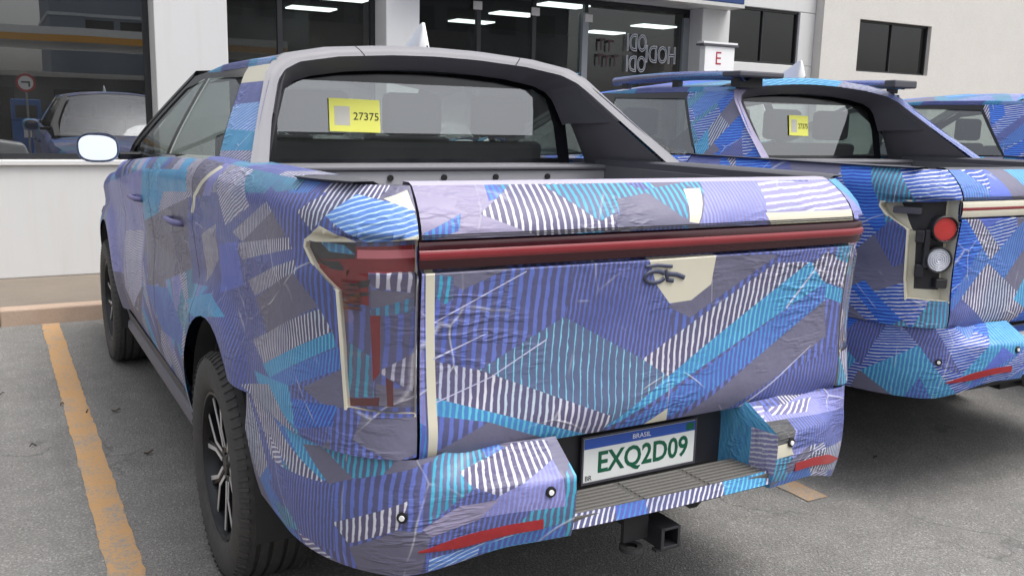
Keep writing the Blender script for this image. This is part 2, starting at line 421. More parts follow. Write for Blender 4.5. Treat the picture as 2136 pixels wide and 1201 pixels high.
def span(a, b, step, extra=()):
    n = max(1, int(math.ceil((b-a)/step))); v = [a+(b-a)*i/n for i in range(n+1)]+[x for x in extra if a < x < b]
    v = sorted(v); o = [v[0]]
    for x in v[1:]:
        if x-o[-1] > 1e-4: o.append(x)
    return o

TG_REG = [
    ('VP', [(-.829,1.311),(-.826,.788),(-.284,.729),(.707,.743),(.722,1.288)]),
    ('G', [(.463,1.269),(.621,1.211),(.698,1.258)]),
    ('CP', [(.645,1.188),(.672,1.175),(.702,1.221),(.698,1.253),(.645,1.245)]),
    ('VF', [(-.034,1.028),(.063,.956),(.321,1.12),(.31,1.259),(.049,1.257),(-.025,1.117)]),
    ('TS', [(-.038,.924),(.184,.794),(.566,1.003),(.325,1.119)]),
    ('W', [(.158,.828),(.19,.77),(.693,.948),(.693,1.039),(.566,1.003)]),
    ('CB', [(.19,.77),(.203,.747),(.343,.784),(.693,.903),(.693,.948)]),
    ('VP', [(.541,.867),(.652,.798),(.688,.802),(.693,.903)]),
    ('G', [(.343,.784),(.468,.769),(.679,.762),(.688,.802),(.541,.867)]),
    ('G', [(-.413,1.246),(-.097,1.081),(-.015,1.119),(-.172,1.256)]),
    ('W', [(-.552,1.217),(-.028,.919),(.064,.978),(-.403,1.22)]),
    ('CB', [(-.63,1.144),(.133,.807),(.184,.792),(-.028,.919),(-.552,1.217),(-.63,1.189)]),
    ('B', [(-.65,1.067),(.023,.761),(.155,.778),(-.63,1.144)]),
    ('G', [(-.661,.972),(-.411,.851),(-.221,.76),(-.066,.772),(-.646,1.09)]),
    ('VF', [(-.829,.969),(-.826,.788),(-.221,.76),(-.411,.851)]),
    ('VF', [(-.663,1.278),(-.554,1.213),(-.436,1.223),(-.355,1.283)]),
    ('W', [(-.826,1.089),(-.617,1.153),(-.561,1.209),(-.618,1.243),(-.825,1.173)]),
    ('CP', [(-.83,1.273),(-.825,1.173),(-.666,1.219),(-.667,1.276)]),
    ('CB', [(-.829,1.041),(-.643,1.097),(-.63,1.144),(-.826,1.089)]),
    ('CR', [(-.167,1.258),(-.161,1.173),(-.094,1.132),(-.017,1.129),(.038,1.188),(.071,1.26)]),
    ('CR', [(.676,.761),(.701,.759),(.718,1.267),(.695,1.265)]),
    ('CR', [(-.043,.774),(.031,.762),(.062,.772),(-.032,.826)]),
    ('CR', [(-.833,1.277),(.717,1.263),(.718,1.275),(-.829,1.287)]),
    ('LN', [(.544,1.098),(.545,1.096),(.69,1.041),(.692,1.046)]),
    ('LN', [(.446,1.249),(.447,1.245),(.694,1.132),(.693,1.135)]),
    ('LN', [(.533,.98),(.687,.932),(.687,.935),(.533,.983)]),
    ('LN', [(.374,1.061),(.533,.98),(.533,.983),(.375,1.065)]),
    ('LN', [(-.594,.947),(-.267,.748),(-.262,.755),(-.594,.949)]),
    ('LN', [(-.582,1.189),(-.478,1.076),(-.473,1.081),(-.577,1.193)]),
    ('G2', [(.519,1.455),(.561,1.329),(.749,1.324),(.77,1.456)]),
    ('B', [(.617,1.393),(.622,1.357),(.719,1.329),(.726,1.349)]),
    ('G2', [(.367,1.455),(.4,1.329),(.641,1.332),(.616,1.399)]),
    ('W', [(.173,1.341),(.418,1.334),(.568,1.391),(.448,1.455),(.182,1.455)]),
    ('CP', [(.031,1.434),(.229,1.364),(.356,1.454),(.095,1.455)]),
    ('G', [(-.07,1.346),(.174,1.34),(.151,1.417),(-.004,1.435)]),
    ('CP', [(-.129,1.455),(-.056,1.359),(-.005,1.396),(.049,1.437)]),
    ('CR', [(-.159,1.439),(-.098,1.348),(-.065,1.353),(-.096,1.437)]),
    ('VL', [(-.398,1.456),(-.357,1.335),(-.098,1.342),(-.181,1.456)]),
    ('WH', [(-.842,1.444),(-.753,1.362),(-.361,1.367),(-.398,1.456)]),
    ('CR', [(-.831,1.32),(-.373,1.329),(-.355,1.369),(-.788,1.368)]),
]
QT_REG = [
    ('VP', [(.931,.903),(2.031,.599),(2.001,1.36),(.967,1.437)]),
    ('VP', [(.677,.707),(.974,.721),(.981,.917),(.709,.935)]),
    ('W', [(1.27,1.367),(1.589,1.249),(1.711,1.262),(1.326,1.388)]),
    ('G', [(1.162,1.316),(1.426,1.252),(1.589,1.249),(1.27,1.367)]),
    ('W', [(1.134,1.285),(1.594,1.193),(1.626,1.24),(1.153,1.312)]),
    ('VF', [(1.118,1.26),(1.559,1.143),(1.594,1.193),(1.134,1.285)]),
    ('W', [(1.103,1.226),(1.493,1.102),(1.55,1.138),(1.118,1.26)]),
    ('G', [(1.018,1.156),(1.398,1.006),(1.484,1.097),(1.118,1.228)]),
    ('W', [(.973,1.1),(1.409,.922),(1.543,.962),(1.014,1.151)]),
    ('CB', [(.963,1.063),(1.343,.898),(1.421,.917),(.973,1.099)]),
    ('B', [(.941,1.069),(.942,1.011),(1.185,.916),(1.343,.898)]),
    ('G', [(.934,.916),(.979,.903),(1.104,.93),(.942,1.011)]),
    ('BS', [(1.615,1.114),(1.943,1.034),(1.894,1.203),(1.629,1.241)]),
    ('CB', [(1.12,.802),(1.355,.805),(1.506,.878),(1.184,.918)]),
    ('W', [(1.054,.777),(1.143,.723),(1.601,.814),(1.351,.878)]),
    ('BV', [(.959,.915),(.97,.861),(1.141,.814),(1.16,.89)]),
    ('G', [(.716,.814),(.797,.796),(.904,.839),(.885,.895),(.717,.908)]),
    ('BW', [(.73,1.344),(.856,1.319),(.997,1.383),(.936,1.435),(.741,1.409)]),
    ('W', [(.914,1.444),(1.037,1.341),(1.106,1.382),(1.004,1.442)]),
    ('CR', [(.872,1.319),(.895,1.308),(1.069,1.317),(1.005,1.356)]),
    ('CR', [(.719,1.321),(.85,1.305),(.86,1.319),(.726,1.348)]),
    ('CR', [(.737,1.401),(.837,1.426),(.752,1.446)]),
    ('WV', [(1.499,1.36),(1.802,1.272),(1.894,1.353),(1.942,1.426),(1.69,1.456)]),
    ('CP', [(1.154,1.456),(1.157,1.431),(1.288,1.416),(1.518,1.451)]),
    ('VL', [(3.578,1.352),(3.787,.638),(4.774,.4),(5.194,.872),(5.193,1.169)]),
    ('CB', [(2.402,1.312),(3.625,1.096),(3.597,1.349),(2.466,1.408)]),
    ('WV', [(2.278,1.34),(2.316,1.216),(3.186,1.12),(2.969,1.288)]),
    ('G', [(2.399,1.311),(2.454,1.037),(3.532,.782),(3.625,1.096)]),
    ('VF', [(1.882,1.36),(1.961,1.047),(2.461,.98),(2.399,1.311)]),
    ('B', [(2.436,.709),(3.184,.641),(3.677,.776),(2.965,.877)]),
    ('G', [(3.712,.751),(4.194,.4),(4.782,.4),(5.194,.64)]),
    ('WH', [(3.713,1.04),(3.794,.736),(4.322,.536),(4.585,.602),(4.426,.96)]),
    ('CR', [(1.974,1.443),(2.254,1.326),(2.303,1.325),(2.027,1.446)]),
    ('CR', [(2.254,1.326),(2.295,1.263),(2.35,1.26),(2.303,1.325)]),
    ('W', [(1.926,1.149),(2.165,1.031),(2.162,1.2),(1.926,1.266)]),
    ('CB', [(1.822,.977),(2.262,.893),(2.577,.895),(2.038,1.017)]),
]
LP_REG = [
    ('VP', [(.709,.911),(1.099,.867),(1.081,1.32),(.714,1.334)]),
    ('DK', [(.904,1.319),(.906,1.272),(1.062,1.268),(1.081,1.32)]),
    ('CB', [(.906,1.293),(.989,1.293),(1.031,1.319),(.94,1.313)]),
    ('RL', [(.71,1.324),(.711,1.254),(.902,1.249),(.906,1.312)]),
    ('PK', [(.733,1.311),(.738,1.291),(.901,1.284),(.9,1.305)]),
    ('RL', [(.862,1.259),(.863,1.173),(.922,1.18),(1.062,1.267),(.906,1.284)]),
    ('DK', [(.936,1.253),(.97,1.253),(1.062,1.268),(.957,1.273)]),
    ('DK', [(.856,1.238),(.862,1.22),(.918,1.208),(.917,1.227)]),
    ('DK', [(.858,1.208),(.863,1.199),(.919,1.189),(.918,1.201)]),
    ('W', [(.739,1.208),(.853,1.22),(.861,1.255),(.741,1.257)]),
    ('G', [(.738,1.208),(.739,1.193),(.858,1.168),(.856,1.215)]),
    ('CP', [(.742,1.164),(.858,1.144),(.861,1.164),(.742,1.199)]),
    ('DK', [(.712,1.265),(.714,1.176),(.741,1.175),(.741,1.267)]),
    ('RL', [(.833,1.152),(.837,1.009),(.858,.984),(.862,1.149)]),
    ('CP', [(.853,.948),(.934,.939),(.94,1.081),(.863,1.047)]),
    ('W', [(.726,.956),(.837,1.009),(.835,1.016),(.733,1.063)]),
    ('G', [(.721,.926),(.847,.925),(.847,.983),(.722,.96)]),
    ('RB', [(.797,.927),(.815,.927),(.82,.999),(.799,.987)]),
    ('RB', [(.837,.948),(.839,.927),(.928,.918),(.929,.937)]),
]
BU_REG = [
    ('VP', [(.732,.357),(.734,.001),(.989,.0),(1.392,.115)]),
    ('W', [(1.019,.237),(1.103,.195),(1.387,.283),(1.535,.366),(1.355,.366)]),
    ('G', [(.935,.282),(1.017,.239),(1.13,.343),(1.043,.366)]),
    ('CP', [(.827,.361),(.909,.287),(1.055,.366)]),
    ('VF', [(.993,.245),(1.004,.037),(1.249,.031),(1.378,.201)]),
    ('CP', [(1.163,.045),(1.303,.002),(1.355,.066),(1.224,.091)]),
    ('W', [(.785,.233),(.807,.151),(.954,.08),(1.001,.132)]),
    ('G', [(.728,.131),(.755,.002),(.935,.0),(.952,.068),(.81,.147)]),
    ('W', [(.377,.364),(.392,.305),(.561,.217),(.633,.263),(.657,.301),(.485,.366)]),
    ('VL', [(.379,.137),(.611,.149),(.561,.217),(.392,.305)]),
    ('G2', [(.561,.205),(.61,.144),(.728,.114),(.751,.143),(.658,.198)]),
    ('BW', [(.479,.002),(.737,.002),(.734,.045),(.481,.051)]),
    ('B', [(.368,.003),(.611,.002),(.607,.036),(.375,.066)]),
    ('WH', [(-.391,.351),(-.279,.157),(-.181,.183),(-.279,.365)]),
    ('VL', [(-.813,.238),(-.354,.297),(-.366,.327),(-.742,.364),(-.807,.364)]),
    ('WV', [(-.652,.337),(-.552,.297),(-.393,.314),(-.4,.341)]),
    ('DG', [(-.442,.293),(-.411,.187),(-.298,.201),(-.34,.299)]),
    ('CR', [(-.423,.145),(-.325,.144),(-.293,.203),(-.399,.205)]),
    ('VF', [(-.798,.148),(-.419,.168),(-.442,.293),(-.792,.261)]),
    ('CP', [(-.418,.021),(-.245,.054),(-.23,.169),(-.392,.136)]),
    ('W', [(-.801,.142),(-.77,.032),(-.543,.018),(-.506,.124)]),
]


# ------------------------------------------------------------------ setting: asphalt, sidewalk, lines
def asphalt():
    n = NT('asphalt'); v = n.obj()
    big = n.noise(v, .55, 4); mid = n.noise(v, 7, 5, .65); fine = n.noise(v, 95, 3, .7)
    vo = n.new('ShaderNodeTexVoronoi'); vo.inputs['Scale'].default_value = 150; n.link(v, vo.inputs['Vector'])
    c = n.mix(n.ramp(fine, [(.30, 0.), (.74, 1.)]), (.15, .148, .143), (.36, .352, .338))
    c = n.mix(n.ramp(vo.outputs['Color'], [(.76, 0.), (.88, .6)]), c, (.50, .49, .46))
    c = n.mix(.75, c, n.ramp(big, [(.3, .62), (.7, 1.0)]), 'MULTIPLY'); c = n.mix(.6, c, n.ramp(mid, [(.3, .70), (.65, 1.0)]), 'MULTIPLY')
    dust = n.ramp(n.noise(v, 1.7, 6, .7), [(.60, 0.), (.78, .35)]); c = n.mix(dust, c, (.40, .385, .36))
    oil = n.ramp(n.noise(v, 2.9, 3, .6), [(.66, 0.), (.76, .5)]); c = n.mix(oil, c, (.06, .06, .06))
    vk = n.new('ShaderNodeTexVoronoi', feature='DISTANCE_TO_EDGE'); vk.inputs['Scale'].default_value = .8
    wv = n.new('ShaderNodeVectorMath', operation='ADD'); nz = n.new('ShaderNodeTexNoise'); nz.inputs['Scale'].default_value = 3.5; nz.inputs['Detail'].default_value = 6; n.link(v, nz.inputs['Vector'])
    sv = n.new('ShaderNodeVectorMath', operation='SCALE'); sv.inputs['Scale'].default_value = .35; n.link(nz.outputs['Color'], sv.inputs[0]); n.link(v, wv.inputs[0]); n.link(sv.outputs[0], wv.inputs[1]); n.link(wv.outputs[0], vk.inputs['Vector'])
    ck = n.math('MULTIPLY', n.ramp(vk.outputs['Distance'], [(.0, 1.), (.006, 0.)]), n.ramp(n.noise(v, .9, 2), [(.5, 0.), (.6, .6)])); c = n.mix(ck, c, (.07, .07, .07))
    mt = n.new('ShaderNodeMapping'); mt.inputs['Scale'].default_value = (5, .5, 1); n.link(v, mt.inputs[0])
    c = n.mix(n.ramp(n.noise(mt.outputs[0], 1.0, 4, .6), [(.55, 0.), (.8, .45)]), c, (.11, .108, .105))
    n.set(c, .88, 0, .3)
    h = n.math('ADD', n.math('MULTIPLY', fine, 1.0), n.math('MULTIPLY', vo.outputs['Distance'], .9)); n.bump(h, .75, .006)
    return n.m
def concrete(name, a, b, rough=.85, joint=0):
    n = NT(name); v = n.obj(); k = n.noise(v, 3, 6, .65); g = n.noise(v, 60, 3)
    c = n.mix(k, lin(a), lin(b)); c = n.mix(.35, c, n.ramp(g, [(.3, .7), (.7, 1.)]), 'MULTIPLY')
    n.set(c, rough); n.bump(g, .3, .004); return n.m
def paint_line(nm='worn_yellow_paint', w0=.54, w1=.66):
    n = NT(nm); v = n.obj(); g = n.noise(v, 85, 4, .7); k = n.noise(v, 5, 5, .7)
    wear = n.ramp(n.math('ADD', n.math('MULTIPLY', g, .6), n.math('MULTIPLY', k, .5)), [(w0, 0.), (w1, .9)])
    c = n.mix(wear, n.mix(k, lin('#ad8558'), lin('#bf9a6c')), (.24, .235, .225)); n.set(c, .8); n.bump(g, .5, .004); return n.m
def wall_paint():
    n = NT('white_wall_paint'); v = n.obj(); k = n.noise(v, .8, 5); g = n.noise(v, 40, 3)
    mp = n.new('ShaderNodeMapping'); mp.inputs['Scale'].default_value = (6, 6, .5); n.link(v, mp.inputs[0])
    st = n.ramp(n.noise(mp.outputs[0], 1.5, 5), [(.5, 0.), (.8, .22)])
    c = n.mix(k, lin('#bfc0c1'), lin('#cdcdcc')); c = n.mix(st, c, lin('#b4aea4')); n.set(c, .75); n.bump(g, .12, .004); return n.m
MASPH = asphalt()
g = MB(); g.grid([[(x, y, 0) for y in (-300, -60, -20, -6, 0, 5.82, 9)] for x in (-300, -40, -8, 0, 8, 40, 300)]); g_o = struct(g.build('asphalt_ground', MASPH))
far = MB(); far.box(-300, 300, 9, 300, -.3, -.004); struct(far.build('ground', MASPH))
sw = MB(); sw.box(-40, 40, 5.98, 7.9, -.1, .12); struct(sw.build('sidewalk', concrete('sidewalk_concrete', '#6c645a', '#857b70'), bevel=.01))
kb = concrete('kerb_concrete', '#a18a79', '#b8a493')
kerb = bpy.data.objects.new('kerb', None); COL.objects.link(kerb); struct(kerb)
kx = -39.6; i = 0
km = MB().box(0, .992, 5.82, 5.976, -.1, .126).mesh('kerb_stone', kb)
while kx < 14:
    if kx > -9: o = link('kerb_stone', km, kerb, .012); o.location.x = kx
    kx += 1.0
# painted bay lines: raised 4 mm film with ragged ends
ML = paint_line(); MLW = paint_line('faded_yellow_paint', .45, .60)
def bay_line(x, y0, y1, wd, seed):
    rnd = random.Random(seed); rows = []
    n = int((y1-y0)/.05)
    for i in range(n+1):
        y = y0+(y1-y0)*i/n; rows.append([(x-wd/2+rnd.uniform(-.005, .005), y, .004), (x, y, .004), (x+wd/2+rnd.uniform(-.005, .005), y, .004)])
    return MB().grid(rows, flip=True)
for nm, x, y0, y1 in (('parking_line', -1.265, -1.4, 5.80), ('parking_line', 1.50, .72, 5.80), ('parking_line', 4.2, .7, 5.80), ('parking_line', -4.1, -.5, 5.80)):
    struct(bay_line(x, y0, y1, .122, x).build(nm, ML if x < 0 else MLW))

# ------------------------------------------------------------------ the showroom building
bld = thing('showroom_building', 'white rendered showroom with large plate windows behind the parked trucks', 'building', (0, 7.34, 0))
MW = wall_paint(); MDIM = plain('beige_wall_paint', '#cfc9c0', .75, var=.05); MFR = plain('dark_window_frame', '#1d1e22', .4, var=.2); MGF = plain('grey_window_frame', '#7d8286', .4, var=.1)
MBLUE = plain('blue_fascia', '#1f3a6e', .35, var=.1); MBR = plain('brown_interior_wall', '#6e4c3a', .8, var=.3, scale=1.5); MDK = plain('dark_interior', '#23262a', .8, var=.3, scale=2)
MCEIL = plain('dark_ceiling', '#2b2c2c', .8, var=.15); MLAMP = emis('ceiling_lamp', (.95, 1, 1), 2.4)
GL = glass('shop_glass', (.60, .63, .62), .05, grime=.05)
GLD = glass('dark_shop_glass', (.06, .06, .08), .05, grime=.02)
def wallbox(*a): return MB().box(*a).build('wall', MW, bld, bevel=.008)
# y is measured from the wall face (7.34)
TOP = 4.6
wallbox(-14, .46, 0, .30, .121, 1.155); wallbox(.46, 2.46, .003, .30, .121, 1.155)      # below windows 1, 2
wallbox(-14, 2.06, .0, .30, 3.05, TOP)
wallbox(-.195, .462, -.10, .32, 1.157, 3.048)                                            # pillar 1
wallbox(2.065, 2.44, -.10, .32, 1.157, TOP+.003)                                         # pillar 2
wallbox(2.443, 6.46, .02, .30, 3.06, TOP-.003)
wallbox(6.32, 6.77, -.04, .32, .121, 3.057)                                               # pillar 3
wallbox(6.463, 8.33, .0, .30, 3.14, TOP); wallbox(6.773, 8.33, .0, .30, .121, 2.44); wallbox(8.05, 8.332, .003, .297, 2.443, 3.137)
MW2 = MW; MW = concrete('warm_wall_render', '#c3c0bb', '#cfccc8')
rw_ = MB().box(8.335, 9.05, -.14, .30, .121, TOP+.05).box(10.578, 30, -.14, .30, .121, TOP+.05).box(9.05, 10.578, -.14, .30, 3.115, TOP+.05).box(9.05, 10.578, -.14, .30, .9, 2.41).build('wall', MW, bld); MW = MW2
MB().box(-14, -.2, -.035, .29, 1.128, 1.17).build('window_sill', MW, bld, bevel=.006)
fa = MB().box(2.2, 6.72, -.34, -.01, 3.10, 3.55).build('fascia', MBLUE, bld, bevel=.01)
MB().box(2.2, 6.722, -.345, .0, 3.055, 3.097).build('fascia_trim', plain('pale_trim', '#b9b9b6', .5), fa)
MB().box(9.06, 10.5, .0, .25, .12, .898).build('wall', MDIM, bld)
def window(x0, x1, z0, z1, mull=(), y=.24, gm=GL, fw=.05, fm=MFR, trans=()):
    b = MB(); b.box(x0, x1, y-.03, y+.03, z0, z0+fw); b.box(x0, x1, y-.03, y+.03, z1-fw, z1)
    b.box(x0, x0+fw, y-.03, y+.03, z0+fw, z1-fw); b.box(x1-fw, x1, y-.03, y+.03, z0+fw, z1-fw)
    for m in mull: b.box(m-fw/2, m+fw/2, y-.028, y+.028, z0+fw, z1-fw)
    o = b.build('window', fm, bld); xs = [x0+fw, *mull, x1-fw]
    for i in range(len(xs)-1):
        a = xs[i]+(fw/2 if i else 0); c = xs[i+1]-(fw/2 if i < len(xs)-2 else 0)
        MB().box(a-.004, c+.004, y-.004, y+.004, z0+fw-.004, z1-fw+.004).build('pane', gm, o)
    return o
window(-6.0, -.2, 1.172, 3.048, (-3.3, -1.62), gm=glass('left_shop_glass', (.16, .17, .18), .21, grime=.06))
window(.463, 2.063, 1.158, 3.048, (1.05,))
w3 = window(2.443, 6.318, .13, 3.053, (3.30, 4.02, 4.74))
window(6.773, 8.05, 2.445, 3.135, (7.42,), gm=GLD, fw=.025, y=.07)
window(9.055, 10.575, 2.412, 3.113, (9.8,), gm=GLD, fw=.025, y=-.05)
MB().box(4.68, 4.76, .19, .29, .2, 2.9).build('door_post', MGF, w3); MB().box(6.22, 6.32, .20, .29, .2, 2.95).build('door_post', MGF, w3)
for x, z in ((3.27, 2.87), (4.02, 2.86), (4.76, 2.84), (.0, 0)):
    if x: MB().box(x-.055, x+.055, .185, .20, z-.045, z+.045).build('window_sticker', plain('sticker', '#c8c4be', .6), w3, bevel=.004)
MB().lathe([(-.02, 0), (-.02, .035), (.01, .035), (.01, 0)], 16, axis='y', c=(7.42, .2, 2.80)).build('handle', MGF, bld)
# lettering on the door glass, printed to be read from inside: thin outline capitals
LET = plain('frosted_lettering', '#c3c6ce', .6)
for s, x, z, h, wd in (('ODI', 5.49, 2.60, .215, .30), ('HODI', 5.87, 2.475, .215, .47), ('ODI', 5.49, 2.345, .20, .30)):
    me = text_mesh('door_lettering', s, h, LET, wd, outline=.019)
    for v in me.vertices: v.co.x *= -1
    o = link('door_lettering', me, w3); o.location = (x, .195, z); o.rotation_euler = (R(90), 0, 0)
DR = plain('dark_red_lettering', '#2e141b', .6)
for x, z in ((4.95, 2.56), (5.07, 2.55), (4.93, 2.38), (5.04, 2.37), (5.16, 2.38)):
    MB().box(x-.012, x+.012, .19, .1935, z-.08, z+.06).box(x+.013, x+.07, .19, .1935, z+.03, z+.06).build('door_lettering', DR, w3)
# room behind the panes
rm = MB().box(-6, 8.2, 4.6, 4.7, .1, 3.3); rm.box(-6.1, -6, .32, 4.6, .1, 3.3); rm.box(8.2, 8.3, .32, 4.6, .1, 3.3); rm.build('interior_wall', MBR, bld)
MB().box(-6, -.05, 1.6, 1.7, .13, 2.99).build('partition', MDK, bld); MB().box(.3, 2.3, 3.3, 3.4, .13, 2.99).build('partition', MDK, bld); MB().box(4.9, 8.1, 3.6, 3.7, .13, 2.99).build('partition', plain('navy_partition', '#151a26', .8), bld)
MB().box(3.1, 3.75, 3.9, 3.98, .13, 2.35).build('interior_door', MDK, bld)
MB().box(-6, 8.2, .31, 4.6, 3.02, 3.05).build('ceiling', MCEIL, bld); MB().box(-6, 8.2, .31, 4.6, .1, .125).build('floor', MDK, bld)
for x in (2.25, 4.62, 6.95):
    for y in (7.9, 9.1, 10.35):
        MB().box(x-.30, x+.30, y-7.34-.16, y-7.34+.16, 3.0, 3.018).build('ceiling_lamp', MLAMP, bld)
# totem sign beside the door
tot = thing('totem_sign', 'white upright sign board with red letter and dark top cap beside the shop door', 'sign', (6.235, 6.9, .12))
MB().box(-.235, .235, -.05, .05, 0, 2.44).build('board', M['white'], tot, bevel=.006); MB().box(-.28, .28, -.07, .07, 2.443, 2.465).build('cap', M['dgrey'], tot); MB().box(-.27, .27, -.06, .06, 2.468, 2.49).build('cap', M['white'], tot)
o = link('letter', text_mesh('letter', 'E', .15, plain('red_ink', '#a02838', .5), .085), tot); o.location = (-.02, -.0515, 2.30); o.rotation_euler = (R(90), 0, 0)
o = link('letter', text_mesh('letter', 'S', .05, M['ink'], .07), tot); o.location = (-.03, -.0515, 2.13); o.rotation_euler = (R(90), 0, 0)

# ------------------------------------------------------------------ wheel (shared meshes)
def wheel_meshes():
    hw = .132; pr = [(-.102, .258), (-.118, .268), (-.128, .290), (-.133, .322), (-.131, .352), (-.124, .376), (-.110, .391)]
    tr = []
    for gx in (-.066, -.024, .024, .066):
        tr += [(gx-.0072, .4005-.02*gx*gx*20), (gx-.0062, .389), (gx+.0062, .389), (gx+.0072, .4005-.02*gx*gx*20)]
    pr = pr+[(-.100, .3965)]+tr+[(.100, .3965)]+[(-x, q) for x, q in pr[::-1]]
    t = MB().lathe(pr, 96)
    # shoulder lugs and tread sipes
    for i in range(72):
        a = 2*math.pi*i/72; ca, sa = math.cos(a), math.sin(a)
        for sg in (-1, 1):
            V = []
            for x, rr, da in ((.098, .3985, -.020), (.098, .3985, .016), (.126, .379, .020), (.126, .379, -.016)):
                for d in (0, .0045):
                    aa = a+da*.75; V.append((sg*(x+d*.4), (rr+d)*math.cos(aa), (rr+d)*math.sin(aa)))
            t.add(V, [(1, 3, 5, 7), (0, 1, 3, 2), (2, 3, 5, 4), (4, 5, 7, 6), (6, 7, 1, 0)])
    tyre = t.mesh('tyre', M['tyre'], 40)
    rim = MB().lathe([(-.103, .262), (-.114, .260), (-.114, .251), (-.100, .244), (-.05, .238), (.06, .23), (.10, .255)], 64)
    rim = rim.mesh('rim', plain('rim_dark', '#2a2b2e', .35, .6, var=.1), 40)
    hub = MB().lathe([(-.012, .0), (-.012, .155), (.0, .165), (.02, .165)], 40).lathe([(-.030, .0), (-.030, .05), (-.012, .07)], 24).mesh('brake_disc', M['steel'], 40)
    sp = MB(); mid = MB()
    def fnx(x0):
        return lambda q, t: (t, q[0], q[1])
    for k in range(6):
        a = 2*math.pi*k/6+.2; ca, sa = math.cos(a), math.sin(a)
        rot = lambda q: (q[0]*ca-q[1]*sa, q[0]*sa+q[1]*ca)
        for sg in (-1, 1):
            arm = [(.040, .002*sg), (.040, .024*sg), (.125, .024*sg), (.247, .080*sg), (.247, .042*sg), (.140, .002*sg)]
            P = [rot(q) for q in arm]
            if sg < 0: P = P[::-1]
            n = len(P)
            # sloping prism: hub end deeper than rim end
            def dep(q, base): return base+.018*max(0, 1-math.hypot(*q)/.16)
            V = [(dep(q, -.060), *q) for q in P]+[(dep(q, -.094), *q) for q in P]
            sp.add(V, [list(range(n))[::-1], list(range(n, 2*n))]+[(i, (i+1) % n, n+(i+1) % n, n+i) for i in range(n)], 0)
            edge = [(.060, .012*sg), (.060, .024*sg), (.125, .0235*sg), (.246, .0795*sg), (.246, .061*sg), (.128, .010*sg)]
            E_ = [rot(q) for q in edge]
            if sg < 0: E_ = E_[::-1]
            sp.add([(dep(q, -.0965), *q) for q in E_]+[(dep(q, -.093), *q) for q in E_], [list(range(n)), list(range(n, 2*n))[::-1]]+[(i, (i+1) % n, n+(i+1) % n, n+i) for i in range(n)], 1)
    spm = sp.mesh('spokes', [plain('spoke_black', '#1a1b1e', .3, .3), M['silver']])
    cap = MB().lathe([(-.088, 0), (-.088, .030), (-.080, .036), (-.05, .045)], 24).mesh('hub_cap', M['gloss'], 40)
    return tyre, rim, hub, spm, cap
WHEEL = wheel_meshes()
def put_wheel(parent, x, y, steer=0, right=False):
    t = link('wheel', WHEEL[1], parent); t.location = (x, y, .40); t.rotation_euler = (random.uniform(0, 1), 0, 0)
    if right: t.rotation_euler = (0, 0, math.pi)
    link('tyre', WHEEL[0], t); link('brake_disc', WHEEL[2], t); link('spokes', WHEEL[3], t); link('hub_cap', WHEEL[4], t)
    return t

# ------------------------------------------------------------------ pickup truck
SEAM = .727; S145 = s_of_y(1.50); LAMP = [[(.737, .912), (.925, .918), (.938, 1.0), (.942, 1.20), (.942, 1.322), (.737, 1.335)], [(.942, 1.205), (1.035, 1.262), (1.066, 1.298), (1.062, 1.312), (.942, 1.322)]]
CAR_MIR = lambda pl: [(-a, b) for a, b in pl]
def circ(cs, cz, rr, n=28): return [(cs+rr*math.cos(2*math.pi*i/n), cz+rr*math.sin(2*math.pi*i/n)) for i in range(n)]
def arch_poly(k, sgn=1):
    cy, cz, rr = ARCH[k]; s0 = s_of_y(cy); P = [(sgn*(s0+rr*math.cos(a)), cz+rr*math.sin(a)) for a in [math.pi*i/20 for i in range(21)]]
    return P+[(sgn*(s0-rr), 0), (sgn*(s0+rr), 0)]
def top_keep(s0, s1, zb):
    n = 10; ss = [s0+(s1-s0)*i/n for i in range(n+1)]
    return None
def roof_z(x, y):
    e = float(np.interp(y, [1.4, 1.8, 2.3, 2.95], [1.815, 1.825, 1.825, 1.785])); return e+.075*(1-min(1, abs(x)/.67)**2.4)
def P_roof(x, y): return (x, y, roof_z(x, y))
def side_x(z):
    h = max(0, (z-1.42)/.38); return .875-.205*h**1.15-(0 if z > 1.42 else (z-1.42)*.1)
def P_gh(sg):
    return lambda y, z: (sg*side_x(z), y, z)
CACHE = {}
def cached(k, fn):
    if k not in CACHE: CACHE[k] = fn()
    return CACHE[k]
